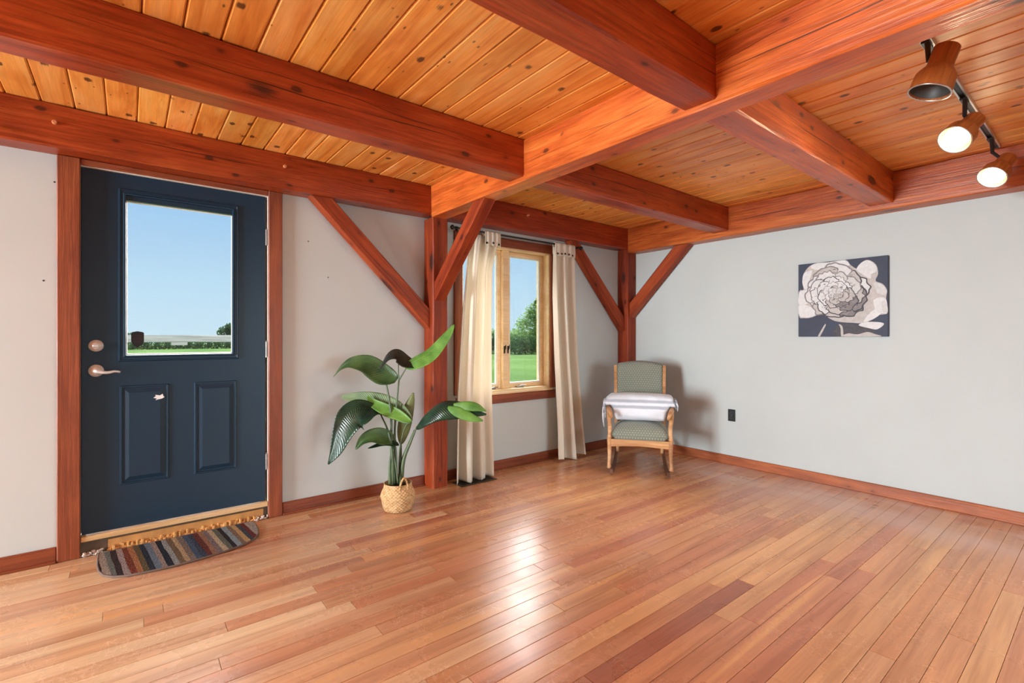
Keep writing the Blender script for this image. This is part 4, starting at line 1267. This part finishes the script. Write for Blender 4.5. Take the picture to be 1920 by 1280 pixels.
# ================================================================== painting
pic = empty('canvas_painting', (WX, 1.390, 1.50))
PXF = WX - 0.032
navy = plain('paint_navy', srgb(46, 54, 76), 0.6, noise=0.12, ns=9)
b = bbox(PXF, WX - 0.001, 1.084, 1.697, 1.199, 1.803, bev=0.002)
part(pic, 'canvas', b, navy)
def paint(name, c, n=0.1, ns=40): return plain(name, srgb(*c), 0.6, noise=n, ns=ns, bump=0.25)
PW, PG, PM_, PD, PC = paint('paint_white', (212, 214, 216), 0.08), paint('paint_light_grey', (184, 180, 178), 0.12), paint('paint_mid_grey', (126, 120, 122), 0.2), paint('paint_charcoal', (62, 60, 68), 0.25), paint('paint_cream', (200, 202, 202), 0.1)
def cpt(x, y):
    """Painting coordinates: s to the right, t upwards (0..1) -> wall (y, z)."""
    s = (x - 335) / 965.0
    yt = 330 - 102 * s
    t = (1110 - y) / (1110 - yt)
    return (1.697 - 0.613 * s, 1.199 + 0.604 * t)
layer = [0]
flower = bmesh.new()
PAINTS = [PW, PG, PM_, PD, PC]
def blob(pts, mat, smoothn=4, name='painted_petal'):
    layer[0] += 1
    ins = []
    n = len(pts)
    for i in range(n):
        p0, p1, p2, p3 = (pts[(i + d) % n] for d in (-1, 0, 1, 2))
        for kq in range(smoothn):
            f = kq / smoothn
            ins.append(tuple(0.5 * (2 * p1[c] + (p2[c] - p0[c]) * f + (2 * p0[c] - 5 * p1[c] + 4 * p2[c] - p3[c]) * f * f + (3 * p1[c] - p0[c] - 3 * p2[c] + p3[c]) * f ** 3) for c in (0, 1)))
    q = [cpt(*p) for p in ins]
    q = [(min(1.6965, max(1.0845, a)), min(1.8025, max(1.1995, c))) for a, c in q]
    bm = flower
    d = 0.0004 + layer[0] * 0.000012
    A = [bm.verts.new((PXF - d, a, c)) for a, c in q]; B = [bm.verts.new((PXF + 0.0005, a, c)) for a, c in q]
    fs = [bm.faces.new(A)]
    for i in range(len(A)): fs.append(bm.faces.new((A[i], B[i], B[(i + 1) % len(A)], A[(i + 1) % len(A)])))
    for f in fs: f.material_index = PAINTS.index(mat)
# stem and leaf strokes, then the big silhouette, then petals from the outside in
blob([(565, 1108), (640, 985), (655, 975), (650, 1000), (590, 1108)], PG, name='painted_stroke')
blob([(770, 1000), (860, 960), (980, 980), (1120, 1010), (1210, 1108), (1100, 1108), (760, 1108)], PD, name='painted_stroke')
blob([(860, 1108), (900, 1075), (1000, 1085), (1100, 1060), (1180, 1085), (1220, 1108)], PG, name='painted_stroke')
blob([(800, 975), (840, 1000), (850, 1100), (825, 1100), (820, 1020)], PG, name='painted_stroke')
blob([(1010, 985), (1100, 950), (1260, 965), (1200, 1030), (1120, 1020)], PW)
blob([(470, 345), (560, 308), (700, 300), (870, 275), (925, 330), (1000, 372), (1050, 300), (1110, 278), (1185, 330), (1205, 430), (1180, 505), (1250, 540), (1292, 610), (1282, 690), (1298, 800), (1290, 860), (1200, 880), (1130, 935), (1040, 965), (950, 960), (860, 955), (760, 940), (680, 900), (620, 850), (500, 900), (400, 908), (342, 880), (342, 625), (400, 602), (382, 520), (405, 420)], PG, 3)
for pts, mt in (
    ([(480, 350), (560, 312), (700, 302), (860, 282), (915, 325), (880, 345), (700, 345), (560, 385)], PW),
    ([(990, 380), (1040, 305), (1110, 282), (1178, 335), (1190, 400), (1140, 430), (1130, 480), (1060, 440)], PW),
    ([(385, 500), (405, 420), (470, 395), (500, 400), (470, 500), (480, 600), (410, 590)], PW),
    ([(345, 640), (400, 605), (455, 620), (480, 680), (455, 745), (345, 760)], PW),
    ([(345, 770), (440, 770), (520, 810), (610, 840), (500, 890), (410, 903), (345, 878)], PW),
    ([(1160, 520), (1240, 545), (1288, 610), (1270, 660), (1200, 640), (1180, 590)], PC),
    ([(1160, 720), (1215, 685), (1278, 700), (1295, 790), (1285, 850), (1190, 850), (1170, 780)], PW),
    ([(1240, 740), (1285, 735), (1292, 855), (1255, 850)], PC),
    ([(1060, 950), (1120, 860), (1200, 800), (1240, 850), (1150, 925)], PW)):
    blob(pts, mt)
# rosette: overlapping rings of ragged petals, painted from the outside in
CX, CY = 770, 630
rg = random.Random(33)
def petal(ang, half, r0, r1, mat, dark, ruff=0.06, sq=0.86, ox=0, oy=0):
    def P(a, r): return (CX + ox + r * math.cos(a), CY + oy - r * math.sin(a) * sq)
    js = [rg.uniform(-ruff, ruff) for _ in range(11)]
    for grow, mt in ((1.045, dark), (1.0, mat)):
        n = 11
        pts = [P(ang - half * 0.5, r0)]
        for i in range(n):
            f = 2 * i / (n - 1) - 1
            a = ang + half * f * (1.0 if grow == 1.0 else 1.07)
            pts.append(P(a, (r0 + (r1 - r0) * (1 - 0.30 * abs(f) ** 2.6)) * (1 + js[i]) * grow))
        pts += [P(ang + half * 0.5, r0)]
        blob(pts, mt, 3)
    for k in range(5):       # dry-brush streaks along the petal
        f = rg.uniform(-0.75, 0.75)
        a = ang + f * half * 0.8
        ra = r0 + (r1 - r0) * rg.uniform(0.25, 0.55); rb = r0 + (r1 - r0) * rg.uniform(0.62, 0.86) * (1 - 0.2 * f * f)
        p, q = P(a, ra), P(a + rg.uniform(-0.06, 0.06), rb)
        wd = rg.uniform(2.0, 5.5)
        c = PG if mat in (PW, PC) else PM_ if mat is PG else PD
        if rg.random() < 0.2: c = PM_ if mat is not PM_ else PG
        blob([p, ((p[0] + q[0]) / 2 + wd, (p[1] + q[1]) / 2 + wd), q, ((p[0] + q[0]) / 2 - wd * 0.5, (p[1] + q[1]) / 2 - wd * 0.5)], c, 2, 'painted_stroke')
def ring(n, a0, half, r0, r1, shade, dark):
    for k in range(n):
        a = a0 + k * 2 * math.pi / n + rg.uniform(-0.12, 0.12)
        low = math.cos(a + 0.75)          # lower right lies in the painted shadow
        mt = PM_ if low > 0.86 and shade else PG if low > 0.55 or rg.random() < 0.15 else PC if rg.random() < 0.15 else PW
        petal(a, half * rg.uniform(0.85, 1.2), r0, r1 * rg.uniform(0.9, 1.08), mt, PD if low > 0.3 or rg.random() < 0.25 else dark, ox=rg.uniform(-8, 8), oy=rg.uniform(-8, 8))
ring(10, 0.3, 0.50, 150, 335, True, PM_)
ring(9, 0.0, 0.52, 90, 268, True, PM_)
ring(8, 0.5, 0.56, 50, 200, True, PM_)
ring(7, 0.2, 0.60, 24, 140, False, PM_)
ring(6, 0.6, 0.62, 10, 88, False, PM_)
ring(4, 0.3, 0.70, 3, 46, False, PD)
for k in range(46):          # loose dark accents between the petals
    a = rg.uniform(0, 2 * math.pi); r = rg.uniform(40, 320)
    if math.cos(a + 0.75) < -0.3 and rg.random() < 0.7: continue
    x, y = CX + r * math.cos(a), CY - r * math.sin(a) * 0.86
    t = a + math.pi / 2 + rg.uniform(-0.7, 0.7); l = rg.uniform(8, 26); wd = rg.uniform(3, 8)
    blob([(x - l * math.cos(t), y + l * math.sin(t)), (x + wd * math.sin(t), y + wd * math.cos(t)), (x + l * math.cos(t), y - l * math.sin(t)), (x - wd * 0.4 * math.sin(t), y - wd * 0.4 * math.cos(t))], rg.choice((PD, PD, PM_)), 2, 'painted_stroke')
fo = part(pic, 'painted_flower', flower, PW)
for pm in PAINTS[1:]: fo.data.materials.append(pm)
tag(fo, 'white and grey painted peony bloom')
tag(pic, 'square canvas painting of a white peony on navy ground on the right wall', 'painting')

# ================================================================== track light
trk = empty('track_light_rail', (3.15, 0.487, ZC))
TY, TZ = 0.487, ZC - 0.0005
bm = bmesh.new()
box(bm, 2.12, 4.22, TY - 0.018, TY - 0.011, TZ - 0.020, TZ); box(bm, 2.12, 4.22, TY + 0.011, TY + 0.018, TZ - 0.020, TZ); box(bm, 2.12, 4.22, TY - 0.011, TY + 0.011, TZ - 0.008, TZ)
part(trk, 'rail', bm, M['alu'])
bm = bbox(2.12, 4.22, TY - 0.0105, TY + 0.0105, TZ - 0.0115, TZ - 0.0085); part(trk, 'conductor_slot', bm, M['black'])
for x in (2.112, 4.222):
    part(trk, 'end_cap', bbox(x, x + 0.0075, TY - 0.018, TY + 0.018, TZ - 0.020, TZ), M['black'])
tag(trk, 'straight metal lighting rail fixed to the ceiling boards', 'track')
M['lampwood'] = timber('lamp_walnut', srgb(128, 62, 24), srgb(176, 98, 44), srgb(200, 126, 66), rough=0.35, crack=False, knot=(0.003, 0.006))
M['bulb'] = emit('bulb_glow', (1.0, 0.80, 0.48, 1), 40.0)
M['bulboff'] = plain('lamp_dark_inside', srgb(60, 58, 56), 0.5)
def spot_lamp(x, mid, axis, label, lit):
    """x: where it clips to the rail; mid: middle of the can; axis: where it points."""
    axis = Vector(axis).normalized(); mid = Vector(mid)
    root = empty('track_spotlight', (x, TY, TZ - 0.021))
    base = Vector(root.location)
    bm = bmesh.new()
    box(bm, x - 0.034, x + 0.034, TY - 0.014, TY + 0.014, TZ - 0.030, TZ - 0.0205, bev=0.003)
    part(root, 'track_adapter', bm, M['black'])
    o0 = mid - axis * 0.106
    grip = mid - axis * 0.04
    bm = bmesh.new()
    top = Vector((x - 0.02, TY - 0.006, TZ - 0.029))
    elbow = Vector((lerp(x - 0.02, grip.x, 0.15), lerp(TY, grip.y, 0.15), max(grip.z, TZ - 0.105)))
    tube(bm, [top, elbow, grip], [0.010, 0.009, 0.008], 8)
    part(root, 'stem_bracket', bm, M['black'])
    bm = bmesh.new()
    prof = [(0.001, 0.036), (0.039, 0.036), (0.0425, 0.040), (0.0425, 0.112), (0.046, 0.120), (0.060, 0.140), (0.066, 0.152), (0.069, 0.212), (0.0655, 0.212), (0.062, 0.160), (0.041, 0.135), (0.001, 0.130)]
    lathe(bm, prof, 28, (0, 0, 0), (1, 0, 0))
    q = Vector((1, 0, 0)).rotation_difference(axis)
    o = new_obj('lamp_can', bm, M['lampwood'], root, o0 - base, q.to_euler(), smooth=True)
    md = o.modifiers.new('edges', 'EDGE_SPLIT'); md.split_angle = R(40)
    bm = bmesh.new(); lathe(bm, [(0.0655, 0.2105), (0.0700, 0.2105), (0.0702, 0.2145), (0.0655, 0.2145), (0.0655, 0.2105)], 28, (0, 0, 0), axis)
    new_obj('rim', bm, M['alu'], root, o0 - base, smooth=True)
    bm = bmesh.new()
    if lit:
        lathe(bm, [(0.028, 0.140), (0.040, 0.160), (0.050, 0.186), (0.050, 0.200), (0.036, 0.212), (0.001, 0.218)], 24, (0, 0, 0), axis)
        new_obj('bulb', bm, M['bulb'], root, o0 - base, smooth=True)
    else:
        lathe(bm, [(0.0638, 0.205), (0.054, 0.165), (0.030, 0.150), (0.001, 0.148)], 24, (0, 0, 0), axis)
        new_obj('reflector', bm, M['bulboff'], root, o0 - base, smooth=True)
    tag(root, label, 'spotlight', 'spotlights on the ceiling rail')
    if lit:
        d = bpy.data.lights.new('spot_glow', 'SPOT'); d.energy = 30; d.color = (1.0, 0.78, 0.48); d.spot_size = R(140); d.spot_blend = 0.8; d.shadow_soft_size = 0.05
        lo = bpy.data.objects.new('spot_glow', d); lo.parent = root
        lo.location = o0 + axis * 0.24 - base
        lo.rotation_euler = axis.to_track_quat('-Z', 'Y').to_euler()
        COL.objects.link(lo)
    return root
spot_lamp(2.500, (2.464, 0.440, 2.245), (-0.167, 0.272, -0.93), 'unlit wooden spotlight nearest the main beam on the ceiling rail', False)
spot_lamp(3.232, (3.214, 0.475, 2.217), (-0.70, 0.31, -0.64), 'lit wooden spotlight, middle one on the ceiling rail', True)
spot_lamp(4.000, (3.985, 0.440, 2.190), (-0.66, 0.30, -0.69), 'lit wooden spotlight at the far end of the ceiling rail', True)

# ================================================================== outdoors
def grass_mat():
    m = NT('lawn_grass')
    v = m.coords()
    n1 = m.noise(v, 0.25, 4); n2 = m.noise(v, 9.0, 4); n3 = m.noise(m.scale(v, (60, 60, 60)), 1.0, 3)
    c = m.ramp(m.math('ADD', m.math('MULTIPLY', n1, 0.6), m.math('MULTIPLY', n2, 0.4)), [(0.3, srgb(66, 94, 48)), (0.55, srgb(92, 118, 68)), (0.75, srgb(118, 136, 90))])
    m.bsdf(c, 1.0, 0, 0.0, bump=m.math('ADD', n2, n3), bump_s=0.7, bump_d=0.05)
    return m.m
bm = bmesh.new()
N_ = 48
gv = []
for jy in range(N_ + 1):
    row = []
    for ix in range(N_ + 1):
        x = -60 + 150 * ix / N_; y = WY + T + 0.02 + 120 * (jy / N_) ** 1.6
        z = -0.12 + 0.05 * math.sin(x * 0.3) * math.cos(y * 0.21) * min(1, (y - 4) / 10)
        row.append(bm.verts.new((x, y, z)))
    gv.append(row)
for a, b_ in zip(gv[:-1], gv[1:]):
    for q in range(N_): bm.faces.new((a[q], a[q + 1], b_[q + 1], b_[q]))
lawn = new_obj('lawn', bm, grass_mat(), smooth=True)
tag(lawn, 'sunlit green grass outside the window and the door', 'grass'); lawn['kind'] = 'stuff'

def foliage_mat(name, a, c):
    m = NT(name)
    g = m.n('ShaderNodeNewGeometry')
    col = m.mix(g.outputs['Random Per Island'], a, c)
    d = m.n('ShaderNodeBsdfDiffuse'); m.put(d.inputs[0], col)
    t = m.n('ShaderNodeBsdfTranslucent'); m.put(t.inputs[0], col)
    mx = m.n('ShaderNodeMixShader'); mx.inputs[0].default_value = 0.5
    m.l(d.outputs[0], mx.inputs[1]); m.l(t.outputs[0], mx.inputs[2]); m.l(mx.outputs[0], m.out.inputs[0])
    return m.m
FOL = foliage_mat('foliage_bright', srgb(96, 132, 74), srgb(146, 174, 108))
FOD = foliage_mat('foliage_dark', srgb(44, 76, 48), srgb(84, 116, 68))
FOP = foliage_mat('foliage_pale', srgb(116, 148, 92), srgb(156, 178, 122))
BARK = plain('bark', srgb(84, 66, 50), 0.9, noise=0.3, ns=8)
def leafy(name, base, lobes, mat, n, size, label, cat, trunk=True, group=None, seed=1):
    """lobes: (dx, dy, z, rx, rz) crown masses around the base."""
    rg = random.Random(seed)
    root = empty(name, base)
    bm = bmesh.new()
    for (dx, dy, z, rx, rz) in lobes:
        for i in range(int(n / len(lobes))):
            d = Vector((rg.gauss(0, 1), rg.gauss(0, 1), rg.gauss(0, 1))).normalized()
            k = rg.uniform(0.55, 1.05)
            p = Vector((dx + d.x * rx * k, dy + d.y * rx * k, max(0.05, z + d.z * rz * k)))
            s = size * rg.uniform(0.6, 1.4)
            a = Vector((rg.gauss(0, 1), rg.gauss(0, 1), rg.gauss(0, 1))).normalized(); b_ = a.orthogonal().normalized()
            c = a.cross(b_)
            bm.faces.new([bm.verts.new(p + v_) for v_ in (a * s, b_ * s * 0.55 + c * s * 0.1, -a * s, -b_ * s * 0.55 + c * s * 0.1)])
    new_obj('foliage', bm, mat, root)
    bm = bmesh.new()
    top = max(l[2] for l in lobes)
    tube(bm, [(0, 0, 0), (0.03 * top, 0, top * 0.5), (0.0, 0.02 * top, top)], [0.03 * top + 0.03, 0.02 * top + 0.02, 0.02], 8)
    for l in lobes: tube(bm, [(0.02 * top, 0, top * 0.3), (l[0] * 0.6, l[1] * 0.6, l[2] * 0.9)], [0.02 * top + 0.01, 0.012], 6)
    new_obj('trunk', bm, BARK, root)
    return tag(root, label, cat, group)
def away(u, d): 
    p = (FA + FR * ((u - 960) / F_)) * d
    return (p.x, p.y, -0.12)
# seen through the window
leafy('tree', away(1002, 44), [(0, 0, 2.6, 1.5, 1.2), (0.3, 0, 3.6, 1.1, 0.9), (-0.6, 0.3, 2.2, 1.3, 1.0), (0.5, 0, 4.4, 0.4, 0.5)], FOL, 3200, 0.13, 'rounded tree seen through the right pane of the window', 'tree', seed=2)
leafy('shrub', away(985, 38), [(-0.8, 0, 0.7, 0.9, 0.75), (0.2, 0, 0.8, 0.9, 0.8), (1.0, 0, 0.7, 0.8, 0.8)], FOD, 2600, 0.09, 'dark green shrub standing before the tree outside the window', 'shrub', seed=3)
leafy('shrub', away(955, 45), [(0, 0, 0.7, 0.8, 0.7), (-0.6, 0, 0.6, 0.7, 0.6)], FOD, 1800, 0.09, 'dark green shrub beside the window mullion outside', 'shrub', seed=4)
leafy('shrub', away(922, 40), [(0, 0, 0.9, 1.1, 0.9), (0.8, 0, 0.8, 0.8, 0.7), (-0.9, 0, 0.9, 0.9, 0.8)], FOD, 2600, 0.10, 'green shrub seen through the left pane of the window', 'shrub', seed=5)
leafy('hedge', away(965, 50), [(x_, 0.4 * math.sin(x_), 1.2 + 0.15 * math.sin(x_ * 2), 1.0, 0.9) for x_ in (-6.4, -5.2, -4, -2.8, -1.6, -0.4, 0.8, 2.0, 3.2, 4.4)], FOP, 9000, 0.11, 'pale green hedge bank behind the shrubs outside the window', 'hedge', seed=6)
# seen through the door glass
leafy('tree', away(424, 62), [(0, 0, 1.9, 1.0, 0.9), (0.5, 0, 2.4, 0.8, 0.8), (0.9, 0, 1.8, 0.8, 0.8)], FOD, 2200, 0.13, 'small dark tree at the right side of the door glass', 'tree', seed=7)
leafy('shrub', away(248, 60), [(0, 0, 1.3, 1.1, 0.6), (-0.9, 0, 1.3, 0.9, 0.7)], FOD, 1400, 0.12, 'low bush at the left side of the door glass', 'shrub', seed=8)
leafy('hedge', away(335, 56), [(x_, 0.2 * math.sin(x_ * 3), 0.55, 0.9, 0.62) for x_ in [-7.5 + 1.0 * i for i in range(16)]], FOD, 9000, 0.10, 'long dark hedge across the field beyond the door glass', 'hedge', seed=9)
# weathered rail outside the door
fence = empty('porch_rail', (0.4, 5.2, -0.12))
wood = timber('weathered_wood', srgb(150, 150, 150), srgb(176, 176, 176), srgb(196, 196, 194), rough=0.8, crack=True, knot=(0.03, 0.06))
bm = bbox(-4.4, 1.75, -0.02, 0.02, 1.272, 1.334, bev=0.004); new_obj('rail', bm, wood, fence)
for x in (-3.6, -1.7, 2.05):
    bm = bbox(-0.635, 0.635, -0.04, 0.04, -0.04, 0.04, bev=0.004)
    new_obj('rail_post', bm, wood, fence, (x - 0.4, 0.061, 0.635), (0, R(90), 0))
bm = bbox(-0.10, 0.02, -0.018, 0.018, 1.244, 1.2715, bev=0.003); new_obj('rail_cleat', bm, wood, fence)
tag(fence, 'weathered grey wooden rail just outside the door', 'rail')
